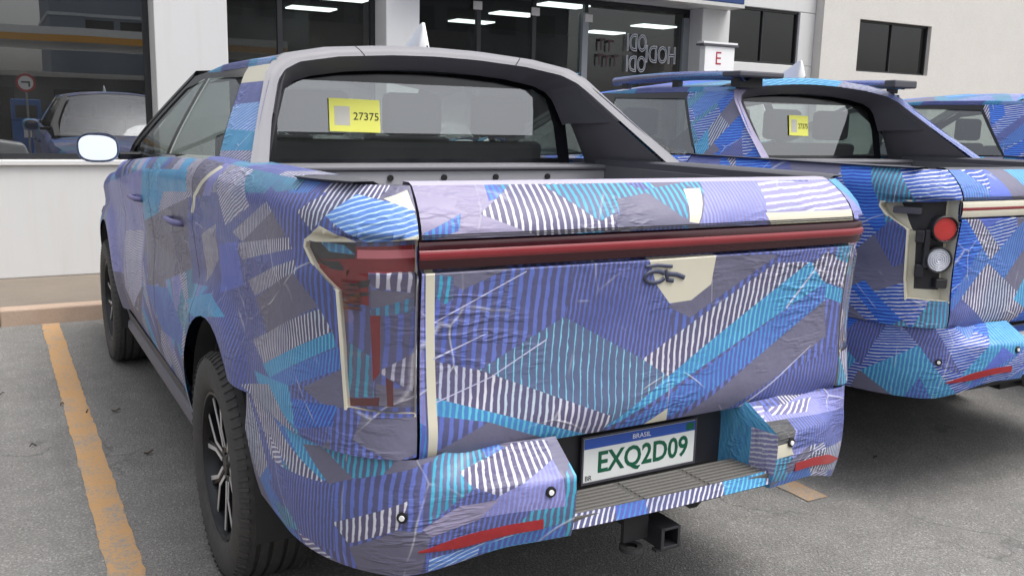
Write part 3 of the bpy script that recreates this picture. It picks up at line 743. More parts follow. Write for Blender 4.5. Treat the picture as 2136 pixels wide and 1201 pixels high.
def make_truck(label, off, variant, seed, pal):
    T = thing('pickup_truck', label, 'pickup truck', (off[0], off[1], 0), 0, 'camouflaged prototype pickups in a row')
    one = variant == 1
    rr = lambda *a: rand_regions(*a)
    # --- tailgate
    reg = rr(-.75, .75, .7, 1.5, seed, pal, .25) + (TG_REG if one else [])
    zs = span(.785, 1.455, .03, (.88, 1.2558, 1.2562, 1.3348, 1.3352))
    tg = chart('tailgate', P_body, span(-SEAM, SEAM, .04), zs, reg, T, flip=True, scale=.76 if one else .72)
    cap = MB(); rows = []
    for x in span(-SEAM, SEAM, .06):
        q = P_body(x, 1.455); rows.append([q, (q[0], q[1]+.02, 1.462), (q[0], q[1]+.055, 1.462), (q[0], q[1]+.065, 1.44), (q[0], q[1]+.065, .84)])
    cap.grid(rows).build('tailgate_cap', M['dgrey'] if not one else plain('film_backing', '#a9a5b8', .4, var=.06), tg, 35)
    # --- light bar
    lb = MB(); rows = []; rows2 = []
    for s in span(-.79, .735, .03):
        x, y, u_, v_ = outline(BODY, s)
        def pt(o, z): return (x+u_*o, y+v_*o, z)
        rows.append([pt(-.014, 1.262), pt(.002, 1.266), pt(.006, 1.280), pt(.006, 1.318), pt(.002, 1.330), pt(-.014, 1.333)])
        rows2.append([pt(.0065, 1.288), pt(.010, 1.293), pt(.010, 1.306), pt(.0065, 1.311)])
    if variant < 3:
        L_ = lb.grid(rows).build('light_bar', plain('dark_red_lens', '#34131a', .16, var=.2, scale=20), T, 40)
        if variant == 2: L_.data.materials[0] = M['cream']; rows2 = [[(q[0], q[1]+.004, q[2]) for q in r_] for r_ in rows2]
        MB().grid(rows2).build('light_strip', plain('red_strip', '#7c2a30', .2, var=.2, scale=14), L_, 40)
        gr = MB()
        for z, o in ((1.3395, .004), (1.3445, .001)):
            gr.grid([[(lambda q: (q[0], q[1]-o-.001, q[2]))(P_body(s, zz)) for zz in (z, z+.003)] for s in span(-.73, .73, .05)], 0)
        gr.build('gap_line', M['black'], L_)
    # --- bed sides, doors, fenders
    for sg in (1, -1):
        A0, A1 = arch_poly(0, sg), arch_poly(1, sg)
        s_d = [s_of_y(y) for y in (1.50, 2.55, 3.62, 5.44)]
        pieces = [('bed_side', SEAM+.008, s_d[0]-.004, .80), ('rear_door', s_d[0]+.004, s_d[1]-.004, .40), ('front_door', s_d[1]+.004, s_d[2]-.004, .40), ('front_fender', s_d[2]+.004, s_d[3], .45)]
        for k, (nm, a, b, zb) in enumerate(pieces):
            base = rr(sg*a if sg > 0 else -b, sg*b if sg > 0 else -a, .35, 1.5, seed*7+k+(50 if sg < 0 else 0), pal, .24)
            if one and sg > 0: base += QT_REG
            cut = [A0] if k == 0 else [A1] if k in (2, 3) else [A0]
            if k == 0: cut = cut+([c if sg > 0 else CAR_MIR(c) for c in LAMP])
            us = span(a, b, .045 if k else .03); us = us if sg > 0 else [-x for x in us[::-1]]
            # top line follows the belt: cut with wedge polygons
            tops = []
            ss = span(a, b, .3)
            for i in range(len(ss)-1):
                y0, y1 = (float(np.interp(x, BODY[0], BODY[2])) for x in (ss[i], ss[i+1]))
                z0, z1 = ztop(y0), ztop(y1)
                if min(z0, z1) < 1.4549: tops.append([(sg*ss[i], z0), (sg*ss[i+1], z1), (sg*ss[i+1], 1.6), (sg*ss[i], 1.6)])
            o = chart(nm, P_body, us, span(zb, 1.455, .035, (1.335,)), base, T, cut=cut+tops, flip=True, scale=.6 if one else .72)
            if nm.endswith('door') and sg:
                yh = 1.72 if nm == 'rear_door' else 2.80
                h = MB(); q = P_body(sg*s_of_y(yh), 1.20); X = -sg
                h.tube([(q[0]-X*.004, yh-.02, 1.2), (q[0]+X*.03, yh, 1.205), (q[0]+X*.034, yh+.10, 1.203), (q[0]+X*.03, yh+.2, 1.2), (q[0]-X*.004, yh+.22, 1.195)], [.012, .013, .012, .013, .012]).build('door_handle', plain('wrapped_handle', '#66648c', .4), o, True)
        # lower sill / running board
        MB().prism([(.86, .31), (.915, .31), (.925, .335), (.92, .37), (.87, .42)], lambda q, t: (sg*q[0], t, q[1]), 1.78, 3.95).build('running_board', plain('sill_grey', '#5b5b66', .5), T, bevel=.006)
        MB().grid([[(sg*.905, y, .36) for y in (1.74, 3.97)], [(sg*.925, y, .45) for y in (1.74, 3.97)]]).build('sill', M['dgrey'], T)
        # wheel wells and arch lips
        for k, (cy, cz, ra) in enumerate(ARCH):
            MB().lathe([(sg*.955, ra-.004), (sg*.60, ra-.004), (sg*.60, .05)], 28, a0=-.25, a1=math.pi+.25, c=(0, cy, cz)).build('wheel_well', M['under'], T, 40)
        put_wheel(T, sg*.852, 1.23, right=sg > 0); put_wheel(T, sg*.852, 4.49, right=sg > 0)
        # tail lamp
        lreg = [('DK', [(sg*.7, .9), (sg*1.1, .9), (sg*1.1, 1.4), (sg*.7, 1.4)])]
        if variant == 2 or variant == 3: lfilm = None
        if one: lreg = [(st, pl if sg > 0 else CAR_MIR(pl)) for st, pl in LP_REG]
        Pl = (lambda d: lambda s, z: (lambda q, n: (q[0]+n[2]*d, q[1]+n[3]*d, z))(P_body(s, min(z, 1.334)), outline(BODY, s)))(-.012 if one else -.045)
        us = span(.737, 1.07, .015, (.942,)); us = us if sg > 0 else [-x for x in us[::-1]]
        lo_ = [chart('tail_lamp', Pl, us, span(.905, 1.336, .02), lreg if one else [('DK', p_) for _, p_ in lreg]+([('CR', [(sg*a, b) for a, b in ((.737, .912), (.93, .912), (.93, .955), (.737, .955))]), ('CR', [(sg*a, b) for a, b in ((.90, .93), (.945, .93), (.945, 1.2), (.915, 1.2))]), ('CR', [(sg*a, b) for a, b in ((.93, 1.2), (1.07, 1.25), (1.07, 1.33), (1.0, 1.33))]), ('CR', [(sg*a, b) for a, b in ((.737, .93), (.765, .93), (.765, 1.336), (.737, 1.336))])]), T, keep=pl_ if sg > 0 else CAR_MIR(pl_), flip=True) for pl_ in LAMP]
        if one:
            Pc = (lambda d: lambda s, z: (lambda q, n: (q[0]+n[2]*d, q[1]+n[3]*d, z))(P_body(s, min(z, 1.334)), outline(BODY, s)))(-.002)
            for pl_ in LAMP: link('lamp_cover', chart('lamp_cover', Pc, us, span(.905, 1.336, .04), [], None, keep=pl_ if sg > 0 else CAR_MIR(pl_), film=[M['cover']], flip=True), lo_[0])
            fins = MB()
            for z in (1.165, 1.178, 1.191, 1.204, 1.217, 1.230):
                rows = []
                for s in span(.885, .935, .0125):
                    q = P_body(sg*s, z); n_ = outline(BODY, sg*s); rows.append([(q[0]+n_[2]*d, q[1]+n_[3]*d, q[2]+h) for d, h in ((-.012, -.003), (-.005, -.003), (-.005, .003), (-.012, .003))])
                fins.grid(rows)
            fins.build('lens_fin', M['redb'], lo_[0])
        lo_[1].parent = lo_[0]; lo_[1].name = 'lamp_wing'
        # cream return edge of the lamp opening
        ed = MB(); pts = [(.737, .912), (.925, .918), (.938, 1.0), (.942, 1.205), (1.035, 1.262), (1.066, 1.298), (1.062, 1.312), (.942, 1.324), (.737, 1.337)]
        rows = []
        for a, b in pts:
            q = P_body(sg*a, b); n_ = outline(BODY, sg*a); c_ = (a-.85)*.0
            aa = a+(.007 if a > .8 else 0); bb = b+(-.008 if b < .95 else .006 if b > 1.31 else 0)
            q2 = P_body(sg*aa, bb)
            rows.append([(q[0]-n_[2]*.05, q[1]-n_[3]*.05, q[2]), (q[0]+n_[2]*.001, q[1]+n_[3]*.001, q[2]), (q2[0]+n_[2]*.002, q2[1]+n_[3]*.002, q2[2])])
        ed.grid(rows).build('lamp_opening_edge', M['cream'], T, 50)
        if not one and sg > 0:
            def lamp_xf(o, s, z, d):
                q = P_body(s, z); n_ = outline(BODY, s); o.location = (q[0]+n_[2]*d, q[1]+n_[3]*d, z); o.rotation_euler = (0, 0, math.atan2(n_[3], n_[2])-math.pi)
                return o
            cupm = lambda m: MB().lathe([(.05, .050), (.0, .050), (-.004, .047), (-.006, .030), (-.007, 0)], 28).mesh('round_lamp', m, 40)
            bez = MB().lathe([(.03, .056), (-.008, .056), (-.012, .052), (-.008, .049), (.0, .048)], 28).mesh('lamp_bezel', M['dark'], 40)
            rib = MB()
            for k in range(5): rib.lathe([(-.007, .006+k*.009), (-.0095, .0085+k*.009), (-.007, .011+k*.009)], 24)
            ribm_ = rib.mesh('lens_ring', M['lamp_clear'], 30)
            for z_, s_ in ((1.215, .79), (1.085, .80)):
                lamp_xf(link('lamp_bezel', bez, T), s_, z_, -.02)
            lamp_xf(link('lens_ring', ribm_, T), .80, 1.085, -.02)
            lamp_xf(link('round_lamp', cupm(plain('bright_red_lens', '#b83a38', .3, var=.15)), T), .79, 1.215, -.02); lamp_xf(link('round_lamp', cupm(M['lamp_clear']), T), .80, 1.085, -.02)
            for s, z, a, b in ((.96, 1.285, .11, .028), (.895, 1.18, .035, .05), (.885, 1.035, .035, .055), (.862, 1.13, .022, .16), (.775, .985, .05, .04)):
                lamp_xf(MB().box(-.02, .03, -a/2, a/2, -b/2, b/2).build('bracket', M['dgrey'] if a == .11 else M['dark'], T, bevel=.004), s, z, -.03)
    # --- bumper
    smax = s_of_y(.80, BUMP); cutx = .35
    base = rr(-smax, smax, -.05, .42, seed*3+1, pal, .22)+(BU_REG if one else [])
    ts = span(0, BT-.0001, .025)+[BT+.0001]+span(BT+.03, BT+.12, .03)
    cr = []
    bs_cut = []
    for sg in (1, -1):
        s0 = s_of_y(1.23, BUMP)
        bs_cut.append([(sg*(s0+.5*math.cos(a)), (.43+.5*math.sin(a)-.495)*BT/.283) for a in [math.pi*(.35+.75*i/14) for i in range(15)]])
    us = span(cutx, smax, .03); 
    bpart = thing_part = None
    for sg in (1, -1):
        uu = us if sg > 0 else [-x for x in us[::-1]]
        o = chart('bumper', P_bump, uu, ts, base, T, cut=[bs_cut[0 if sg > 0 else 1]], flip=True, scale=.72)
        # inner cheek of the step cut-out
        rows = []
        for t in ts:
            q = P_bump(sg*cutx, t); rows.append([q, (q[0]-sg*.02, .05, q[2]), (q[0]-sg*.03, .10, q[2])])
        ck = chart('bumper_cheek', (lambda sg: lambda a, t: (lambda q: (q[0]*(1-.1*a), q[1]+(.10-q[1])*a, q[2]))(P_bump(sg*cutx, t)))(sg), span(0, 1, .2), ts, [('CB' if sg < 0 else 'G', [(-1, -1), (2, -1), (2, 1), (-1, 1)]), ('WH', [(-.1, .06), (.45, .06), (.45, .25), (-.1, .25)])], o, flip=sg < 0)
        # reflector
        rf = MB(); rows = []
        for s in span(.44, .76, .02):
            q = P_bump(sg*s, .078); n_ = outline(BUMP, sg*s); hh = .017*min(1, (.775-s)/.12, (s-.40)/.04)
            sl = -.02*(s-.6)
            rows.append([(q[0]+n_[2]*d, q[1]+n_[3]*d, q[2]+sl+z) for d, z in ((-.004, -hh), (.002, -hh*.9), (.003, 0), (.002, hh*.9), (-.004, hh))])
        rf.grid(rows).build('reflector', plain('reflector_red', '#8e2429', .35, var=.3, scale=60), o, 60)
        for s, t in ((.425 if sg > 0 else .405, .205), (.80, .185))[:2 if sg > 0 else 1]:
            q = P_bump(sg*s, t); n_ = outline(BUMP, sg*s); rz = math.atan2(n_[3], n_[2])
            e = MB().lathe([(-.01, .014), (.004, .014), (.005, .0)], 18).build('parking_sensor', M['black'], o, 40); e.location = q; e.rotation_euler = (0, 0, rz)
            d = MB().lathe([(-.002, .007), (.0075, .007), (.008, .0)], 14).build('sensor_face', M['white'], e, 40)
    # lower lip under the step, step pad and cavity
    lip = chart('bumper_lip', lambda s, t: (lambda q: (q[0], q[1]+.018+.012*t/.055, .582+t*.66))(outline(BUMP, s)), span(-cutx, cutx, .05), span(0, .055, .011), [('WF', [(-1, -1), (1, -1), (1, 1), (-1, 1)]), ('B', [(.1, -1), (.22, -1), (.2, 1), (.12, 1)]), ('CB', [(-.3, -1), (-.15, -1), (-.18, 1), (-.36, 1)])] if one else base, T, flip=True)
    for at in ('sp',):
        a_ = lip.data.attributes[at]; n_ = len(a_.data); a_.data.foreach_set('vector', [x for _ in range(n_) for x in (.35, .017, .45)])
    st = MB().box(-cutx+.004, cutx-.004, -.086, .062, .580, .6125).build('step_pad', plain('step_plastic', '#4f4d4a', .7, var=.15, bump=.3), T, bevel=.004)
    ribm = MB().box(-.105, .105, -.004, .004, 0, .004).mesh('tread_rib', plain('rib_grey', '#64625f', .7))
    for xx in (-.23, 0, .23):
        for k in range(7):
            o = link('tread_rib', ribm, st); o.location = (xx, -.072+k*.019, .6125)
    MB().box(-cutx+.03, cutx-.03, .10, .14, .60, .80).build('plate_recess', M['dark'], T)
    MB().box(-.76, .76, .085, .3, .775, .83).build('tailgate_sill', M['dark'], T)
    # --- number plate
    pl = MB().box(-.2, .2, -.002, .002, -.065, .065).build('number_plate', M['plate'], T, bevel=.0015); pl.location = (0, .086, .681)
    for k, b in enumerate(((-.206, .206, -.003, .006, .0655, .071), (-.206, .206, -.003, .006, -.071, -.0655), (-.206, -.2005, -.003, .006, -.0655, .0655), (.2005, .206, -.003, .006, -.0655, .0655))):
        MB().box(*b).build('plate_frame', M['dgrey'], pl)
    MB().box(-.199, .199, -.0030, -.0021, .034, .064).build('blue_band', M['blueplate'], pl)
    MB().box(.165, .193, -.0036, -.0031, .038, .060).build('flag_mark', M['green'], pl)
    for s, x, z, h, wd, m in ((('EXQ2D09' if one else 'EXQ2D08'), .012, -.0155, .076, .325, M['green']), ('BRASIL', .0, .049, .014, .065, M['white']), ('BR', -.182, -.052, .014, .022, M['ink'])):
        if not one and variant == 3: continue
        if not one: continue
        o = link('plate_number' if len(s) > 6 else 'plate_text', text_mesh('plate_number', s, h, m, wd, bold=.022 if len(s) == 7 else 0), pl); o.location = (x, -.0036 if s == 'BRASIL' else -.0026, z); o.rotation_euler = (R(90), 0, 0)
    # --- tow hitch
    if one:
        h = MB()
        h.box(-.034, -.026, -.07, .32, .445, .508); h.box(.026, .034, -.07, .32, .445, .508); h.box(-.026, .026, -.07, .32, .445, .453); h.box(-.026, .026, -.07, .32, .500, .508)
        hi = h.build('tow_hitch', M['dark'], T, bevel=.002)
        MB().box(-.042, .042, -.060, -.04, .437, .4445).box(-.12, -.035, -.01, .004, .46, .56).build('hitch_plate', M['under'], hi)
        MB().lathe([(-.006, .018), (-.006, .034), (.006, .034), (.006, .018)], 20, axis='z', c=(-.10, -.02, .448)).build('chain_eye', M['under'], hi, 40)
    # --- emblem
    if one:
        em = MB()
        def rib(pts, w0):
            rows = []
            for i, (x, z) in enumerate(pts):
                x0, z0 = pts[max(0, i-1)]; x1, z1 = pts[min(len(pts)-1, i+1)]; L = math.hypot(x1-x0, z1-z0); nx_, nz_ = -(z1-z0)/L*w0, (x1-x0)/L*w0; y = P_body(-x, z)[1]
                rows.append([(x+nx_, y+.002, z+nz_), (x+nx_*.8, y-.004, z+nz_*.8), (x-nx_*.8, y-.004, z-nz_*.8), (x-nx_, y+.002, z-nz_)])
            em.grid(rows)
        rib([(-.045+.034*math.cos(t_), 1.208+.016*math.sin(t_)) for t_ in [.5+5.4*i/16 for i in range(17)]], .0065)
        rib([(-.012, 1.226), (-.006, 1.212), (.0, 1.196), (.02, 1.193)], .006); rib([(.0, 1.214), (.03, 1.210), (.058, 1.200)], .007); rib([(-.08, 1.238), (-.04, 1.240), (.01, 1.234)], .005)
        em.build('emblem', plain('emblem_dark', '#3a3f56', .4), tg, True)
    # --- bed
    bed = MB(); bed.box(-.77, .77, .14, 1.42, .80, .86); bed.box(-.80, -.77, .14, 1.42, .80, 1.43); bed.box(.77, .80, .14, 1.42, .80, 1.43)
    B_ = bed.build('cargo_bed', M['liner'], T, bevel=.004)
    hd = MB().box(-.78, .78, 1.42, 1.46, .80, 1.412).build('bed_headboard', plain('headboard_grey', '#9a9aa0', .5, var=.06), T, bevel=.006)
    MB().box(-.775, .775, 1.405, 1.60, 1.414, 1.434).build('headboard_rail', M['grey'], hd, bevel=.008)
    for x in (-.48, -.24, -.01, .225, .475):
        MB().lathe([(.0, .0), (0, .012), (.012, .012), (.012, 0)], 16, axis='y', c=(x, 1.411, 1.385)).build('bolt', M['black'], hd, 40)
    for sg in (1, -1):
        rows = []
        for y in span(.16, 1.50, .08):
            s = s_of_y(y); q = P_body(sg*s, 1.455); rows.append([q, (q[0]-sg*.012, y, 1.463), (sg*-.79, y, 1.463), (sg*-.775, y, 1.455), (sg*-.772, y, 1.41)])
        rows = [[(p_[0] if i < 1 else (p_[0] if i == 1 else p_[0]), p_[1], p_[2]) for i, p_ in enumerate(r_)] for r_ in rows]
        if one and sg > 0:
            MB().grid([r_ for r_ in rows if r_[0][1] < .45]).build('rail_cap', M['dgrey'], T, 40)
            chart('rail_film', lambda y, t: (lambda q: (q[0]+(-.79-q[0])*t, y, 1.455+.009*min(1, t*6)))(P_body(s_of_y(y), 1.455)), span(.40, 1.5, .06), [0, .05, .17, .5, 1], [('VP', [(0, -1), (2, -1), (2, 2), (0, 2)]), ('CP', [(.9, -1), (1.1, -1), (1.15, 2), (.95, 2)]), ('W', [(.4, -1), (.55, -1), (.6, 2), (.4, 2)]), ('VF', [(.55, -1), (.9, -1), (.9, 2), (.6, 2)])], T, flip=True)
            MB().grid([r_[2:] for r_ in rows]).build('rail_inner', M['dgrey'], T, 40)
        else: MB().grid(rows).build('rail_cap', M['dgrey'], T, 40)
        # corner post cap between tailgate and rail
        rows = [[P_body(sg*s, 1.455), (sg*-.75, .17, 1.456)] for s in span(SEAM+.008, s_of_y(.2), .03)]
        MB().grid(rows).build('rail_corner', M['dgrey'], T, 40)
        MB().grid([[(lambda q: (q[0], q[1], q[2]))(P_body(sg*(SEAM+.008), z)), (sg*-.735, .16, z)] for z in span(.80, 1.455, .05)]).build('gate_jamb', M['cream'], T, 40)
    # --- greenhouse
    for sg in (1, -1):
        X = -sg; Pg = P_gh(X)
        fl = X < 0
        cp = [(1.02, 1.452), (1.52, 1.448), (1.84, 1.772), (1.84, 1.80), (1.47, 1.80), (1.40, 1.745)]
        if one: creg = [('VL', [(.9, 1.3), (2, 1.3), (2, 2), (.9, 2)]), ('WV', [(1.02, 1.45), (1.55, 1.45), (1.55, 1.50), (1.05, 1.50)]), ('CB', [(1.10, 1.50), (1.6, 1.48), (1.7, 1.56), (1.2, 1.56)]), ('BW', [(1.2, 1.56), (1.7, 1.56), (1.75, 1.65), (1.3, 1.66)]), ('VF', [(1.3, 1.66), (1.8, 1.65), (1.9, 1.74), (1.4, 1.75)]), ('CR', [(1.3, 1.735), (2, 1.735), (2, 1.81), (1.3, 1.81)])]
        else: creg = rand_regions(.9, 2.0, 1.4, 1.85, seed+17, pal, .17)
        chart('sail_panel', Pg, span(1.0, 1.86, .05), span(1.44, 1.80, .04), creg, T, keep=cp, flip=fl, scale=.7)
        inn = MB(); pi = [(1.05, 1.455), (1.62, 1.40), (1.62, 1.80), (1.47, 1.79), (1.40, 1.73)]
        inn.add([(X*(side_x(z)-.055), y, z) for y, z in pi], [list(range(5))]); inn.build('sail_inner', plain('sail_grey', '#66666c', .55, var=.08), T)
        # door frames and side glass
        fk = [(1.50, 1.40), (4.06, 1.27), (4.06, 1.30), (2.95, 1.795), (2.4, 1.822), (1.80, 1.815)]
        g1 = [(1.56, 1.462), (2.55, 1.430), (2.55, 1.775), (1.86, 1.762)]; g2 = [(2.63, 1.428), (3.80, 1.345), (2.98, 1.735), (2.63, 1.775)]
        fz = span(1.26, 1.825, .03); fy = span(1.48, 4.08, .08)
        keepf = [(1.50, 1.42), (2.6, 1.40), (4.06, 1.26), (4.06, 1.30), (2.95, 1.795), (2.4, 1.822), (1.80, 1.815)]
        fme = chart('door_frame', (lambda X: lambda y, z: (X*(side_x(z)-.004), y, z))(X), fy, fz, [], None, keep=keepf, cut=[g1, g2], film=[M['gloss']], flip=fl)
        fo = link('door_frame', fme, T)
        Pin = (lambda X: lambda y, z: (X*(side_x(z)-.011), y, z))(X)
        for gpoly in (g1, g2):
            gm = chart('side_window', Pin, span(1.5, 3.9, .1), span(1.33, 1.8, .06), [], None, keep=gpoly, film=[M['carglass']], flip=fl); link('side_window', gm, T)
        # drip rail camo strip above the doors (roof edge)
        rows = []
        ych = span(1.47, 2.95, .08)
        chart('roof_side', (lambda X: lambda y, t: (X*((side_x(1.805))*(1-t)+.655*t), y, (float(np.interp(y, [1.4, 1.8, 2.3, 2.95], [1.795, 1.80, 1.802, 1.775])))*(1-t)+(roof_z(.655, y))*t+.012*math.sin(math.pi*t)))(X), ych, span(0, 1, .25), [('CB', [(1, -1), (4, -1), (4, 2), (1, 2)]), ('VF', [(1.9, -1), (2.4, -1), (2.3, 2), (1.8, 2)]), ('BW', [(1.55, -1), (1.75, -1), (1.7, 2), (1.5, 2)])], T, flip=fl)
        # A pillar
        ap = MB(); rows = []
        for t in span(0, 1, .1):
            y = 4.10-1.14*t; z = 1.27+.525*t-.0*t; xo = side_x(max(z, 1.42))*X if z > 1.42 else X*(.875)
            rows.append([(xo, y, z), (xo-X*.02, y+.03, z+.03), (xo-X*.09, y+.02, z+.035)])
        ap.grid(rows).build('a_pillar', M['gloss'], T, 40)
        # mirror
        if sg:
            mr = MB(); 
            def ell(px, rx, rz, y): return [(X*(1.085)+rx*math.cos(a), y, 1.425+rz*math.copysign(abs(math.sin(a))**.8, math.sin(a))) for a in [2*math.pi*i/24 for i in range(25)]]
            rows = [ell(0, .085, .06, 3.56), ell(0, .115, .082, 3.53), ell(0, .122, .088, 3.47), ell(0, .118, .085, 3.415)]
            mr.grid(rows); mr.add(rows[0][:-1], [list(range(24))])
            sq = lambda v, e_: math.copysign(abs(v)**e_, v)
            m_o = chart('mirror_shell', lambda a, t: (X*1.085+(.072+.032*t**.5)*sq(math.cos(a), .7), 3.57-.155*t, 1.425+(.054+.024*t**.5)*sq(math.sin(a), .7)), span(0, 2*math.pi, .26), span(0.02, 1, .16), [('BW', [(-1, -1), (7, -1), (7, 2), (-1, 2)]), ('CB', [(1.5, -1), (3.5, -1), (3.5, 2), (1.5, 2)])], T, flip=False)
            gl = MB(); gl.add([(.094*sq(math.cos(a), .7), 0, .068*sq(math.sin(a), .7)) for a in [2*math.pi*i/40 for i in range(40)]], [list(range(40))]); gl = gl.build('mirror_glass', M['mirror'], m_o); gl.location = (X*1.085, 3.424, 1.425); gl.rotation_euler = (R(-15), 0, R(-4)*X)
            MB().box(min(X*.86, X*.985), max(X*.86, X*.985), 3.46, 3.55, 1.36, 1.40).build('mirror_arm', M['gloss'], m_o, bevel=.01)
    # roof, windscreen, bonnet
    rr_ = [('CB', [(-1, 1), (1, 1), (1, 3), (-1, 3)])]+rand_regions(-.7, .7, 1.4, 3.1, seed+5, pal, .3)
    chart('roof', P_roof, span(-.655, .655, .0655), span(1.63, 2.96, .1), rr_, T, scale=.7)
    ws = MB(); rows = []
    for t in span(0, 1, .1):
        y = 2.95+1.15*t; z0 = roof_z(0, 2.95)*(1-t)+1.31*t; wd = .655*(1-t)+.83*t
        rows.append([(wd*a, y-.10*(abs(a)**2)*t*1.2+(0), z0-.075*(abs(a)**2.4)*(1-t)-.02*t*abs(a)**2+.03*math.sin(math.pi*t)) for a in [i/8-1 for i in range(17)]])
    ws.grid(rows).build('windscreen', M['carglass'], T, True)
    chart('bonnet', lambda a, y: (a*float(np.interp(y, [4.0, 4.7, 5.2, 5.42], [.90, .885, .80, .50])), y-.0, float(np.interp(y, [4.0, 4.4, 5.1, 5.42], [1.31, 1.27, 1.19, 1.10]))-.045*abs(a)**3), span(-1, 1, .1), span(4.05, 5.44, .12), rand_regions(-1, 1, 4, 5.5, seed+9, pal, .3), T)
    # rear arch (roof spoiler and flying buttresses)
    oe = [(-.875, 1.02, 1.456), (-.795, 1.23, 1.605), (-.718, 1.415, 1.752), (-.685, 1.46, 1.798), (-.625, 1.50, 1.838), (-.45, 1.53, 1.872), (-.2, 1.545, 1.892), (0, 1.55, 1.897)]
    ie = [(-.755, 1.04, 1.456), (-.70, 1.235, 1.595), (-.628, 1.41, 1.725), (-.585, 1.445, 1.762), (-.52, 1.465, 1.785), (-.37, 1.485, 1.808), (-.17, 1.492, 1.822), (0, 1.495, 1.826)]
    ie2 = ie; ie = [tuple(a+(b-a)*.52 for a, b in zip(p_, q_)) for p_, q_ in zip(oe, ie)]
    ie2 = ie2+[(-x, y, z) for x, y, z in ie2[-2::-1]]
    oe = oe+[(-x, y, z) for x, y, z in oe[-2::-1]]; ie = ie+[(-x, y, z) for x, y, z in ie[-2::-1]]
    # fine resample
    def rs(P, n=60):
        P = np.array(P); t = np.linspace(0, 1, len(P)); T_ = np.linspace(0, 1, n); return [tuple(np.interp(q, t, P[:, k]) for k in range(3)) for q in T_]
    OE, IE, IE2 = rs(oe), rs(ie), rs(ie2)
    def P_arch(a, t):
        a = min(1, max(0, a)); i = a*59; i0 = int(min(58, i)); q = i-i0
        O = [OE[i0][k]*(1-q)+OE[i0+1][k]*q for k in range(3)]; I = [IE[i0][k]*(1-q)+IE[i0+1][k]*q for k in range(3)]
        b = .004*math.sin(math.pi*min(1, max(0, t)))
        return (O[0]*(1-t)+I[0]*t, O[1]*(1-t)+I[1]*t-b, O[2]*(1-t)+I[2]*t+b*.5)
    if one:
        am = chart('rear_arch', P_arch, span(0, 1, 1/59), span(0, 1, .25), [], None, film=[M['grey']], flip=True); ao = link('rear_arch', am, T)
    else:
        ao = chart('rear_arch', P_arch, span(0, 1, 1/59), span(0, 1, .25), [('BH', [(-1, -1), (.35, -1), (.35, 2), (-1, 2)]), ('CB', [(.35, -1), (.6, -1), (.6, 2), (.35, 2)]), ('WF', [(.6, -1), (.75, -1), (.7, 2), (.55, 2)]), ('BWH', [(.75, -1), (2, -1), (2, 2), (.7, 2)])]+([('G2', [(-1, -1), (.33, -1), (.33, 2), (-1, 2)])] if variant == 2 else []), T, flip=True)
    dn = MB(); dn.grid([[q, (q[0]*.99, q[1]+.012, q[2]-.008), (v_[0]*.975, 1.572, v_[2]-.012), (v_[0]*.96, 1.60, v_[2]-.02)] for q, v_ in zip(IE, IE2) if q[2] > 1.60]); dn.build('arch_return', plain('arch_return_grey', '#505058', .55, var=.08), ao, 50)  # return panel between arch and rear window, in plain dark grey
    up = MB(); up.grid([[q, (q[0]*.985, q[1]+.05, q[2]+.004), (q[0]*.975, q[1]+.11, q[2]+.004)] for q in OE if q[2] > 1.80]); up.build('arch_top', M['grey'] if one else M['dgrey'], ao, 50)
    if one:
        for x in (-.35, .40):
            k_ = min(range(60), key=lambda i: abs(OE[i][0]-x)); P0, P1 = Vector(P_arch(k_/59, 0)), Vector(P_arch(k_/59, .98))
            MB().tube([P0+Vector((0, .002, .001)), Vector(P_arch(k_/59, .3)), Vector(P_arch(k_/59, .6)), P1], .0022, 5).build('panel_gap', M['black'], ao)
    # rear window with black border
    gp = [(-.70, 1.40), (.70, 1.40), (.685, 1.60), (.64, 1.74), (.55, 1.80), (-.55, 1.80), (-.64, 1.74), (-.685, 1.60)]
    gi = [(-.635, 1.452), (.635, 1.452), (.62, 1.60), (.585, 1.715), (.52, 1.752), (-.52, 1.752), (-.585, 1.715), (-.62, 1.60)]
    yw = lambda z: 1.585+.06*(z-1.4)/.4
    gw = MB(); gw.add([(x, yw(z), z) for x, z in gi], [list(range(8))]); rw = gw.build('rear_window', M['carglass'], T)
    gb = MB(); V = [(x, yw(z), z) for x, z in gp]+[(x, yw(z), z) for x, z in gi]; gb.add(V, [(i, (i+1) % 8, 8+(i+1) % 8, 8+i) for i in range(8)]); gb.build('window_border', M['gloss'], rw)
    MB().box(-.80, .80, 1.60, 1.64, .8, 1.40).build('cab_back', M['dgrey'], T)
    # shark fin aerial
    fn = MB(); rows = []
    for t, hw in ((0, .004), (.3, .02), (.6, .026), (1, .022)):
        pass
    prof = [(1.86, .0), (1.78, .03), (1.72, .06), (1.67, .088), (1.65, .092), (1.635, .06), (1.61, .0)]
    base = roof_z(0, 1.7)+.012
    rowsL = [[(sx*.022*(1-(h/.075)), y, base-.012+h+(.012 if h else 0)) for sx in (-1, -.5, 0, .5, 1)] for y, h in prof]
    V = []; F = []
    for y, h in prof: V += [(-.024 if h else -.008, y, base-.02), (-.006 if h else -.002, y, base+h), (.006 if h else .002, y, base+h), (.024 if h else .008, y, base-.02)]
    for i in range(len(prof)-1):
        for j in range(3): F.append((i*4+j, i*4+j+1, i*4+5+j, i*4+4+j))
    fn.add(V, F).build('shark_fin_aerial', M['white'], T, 60)
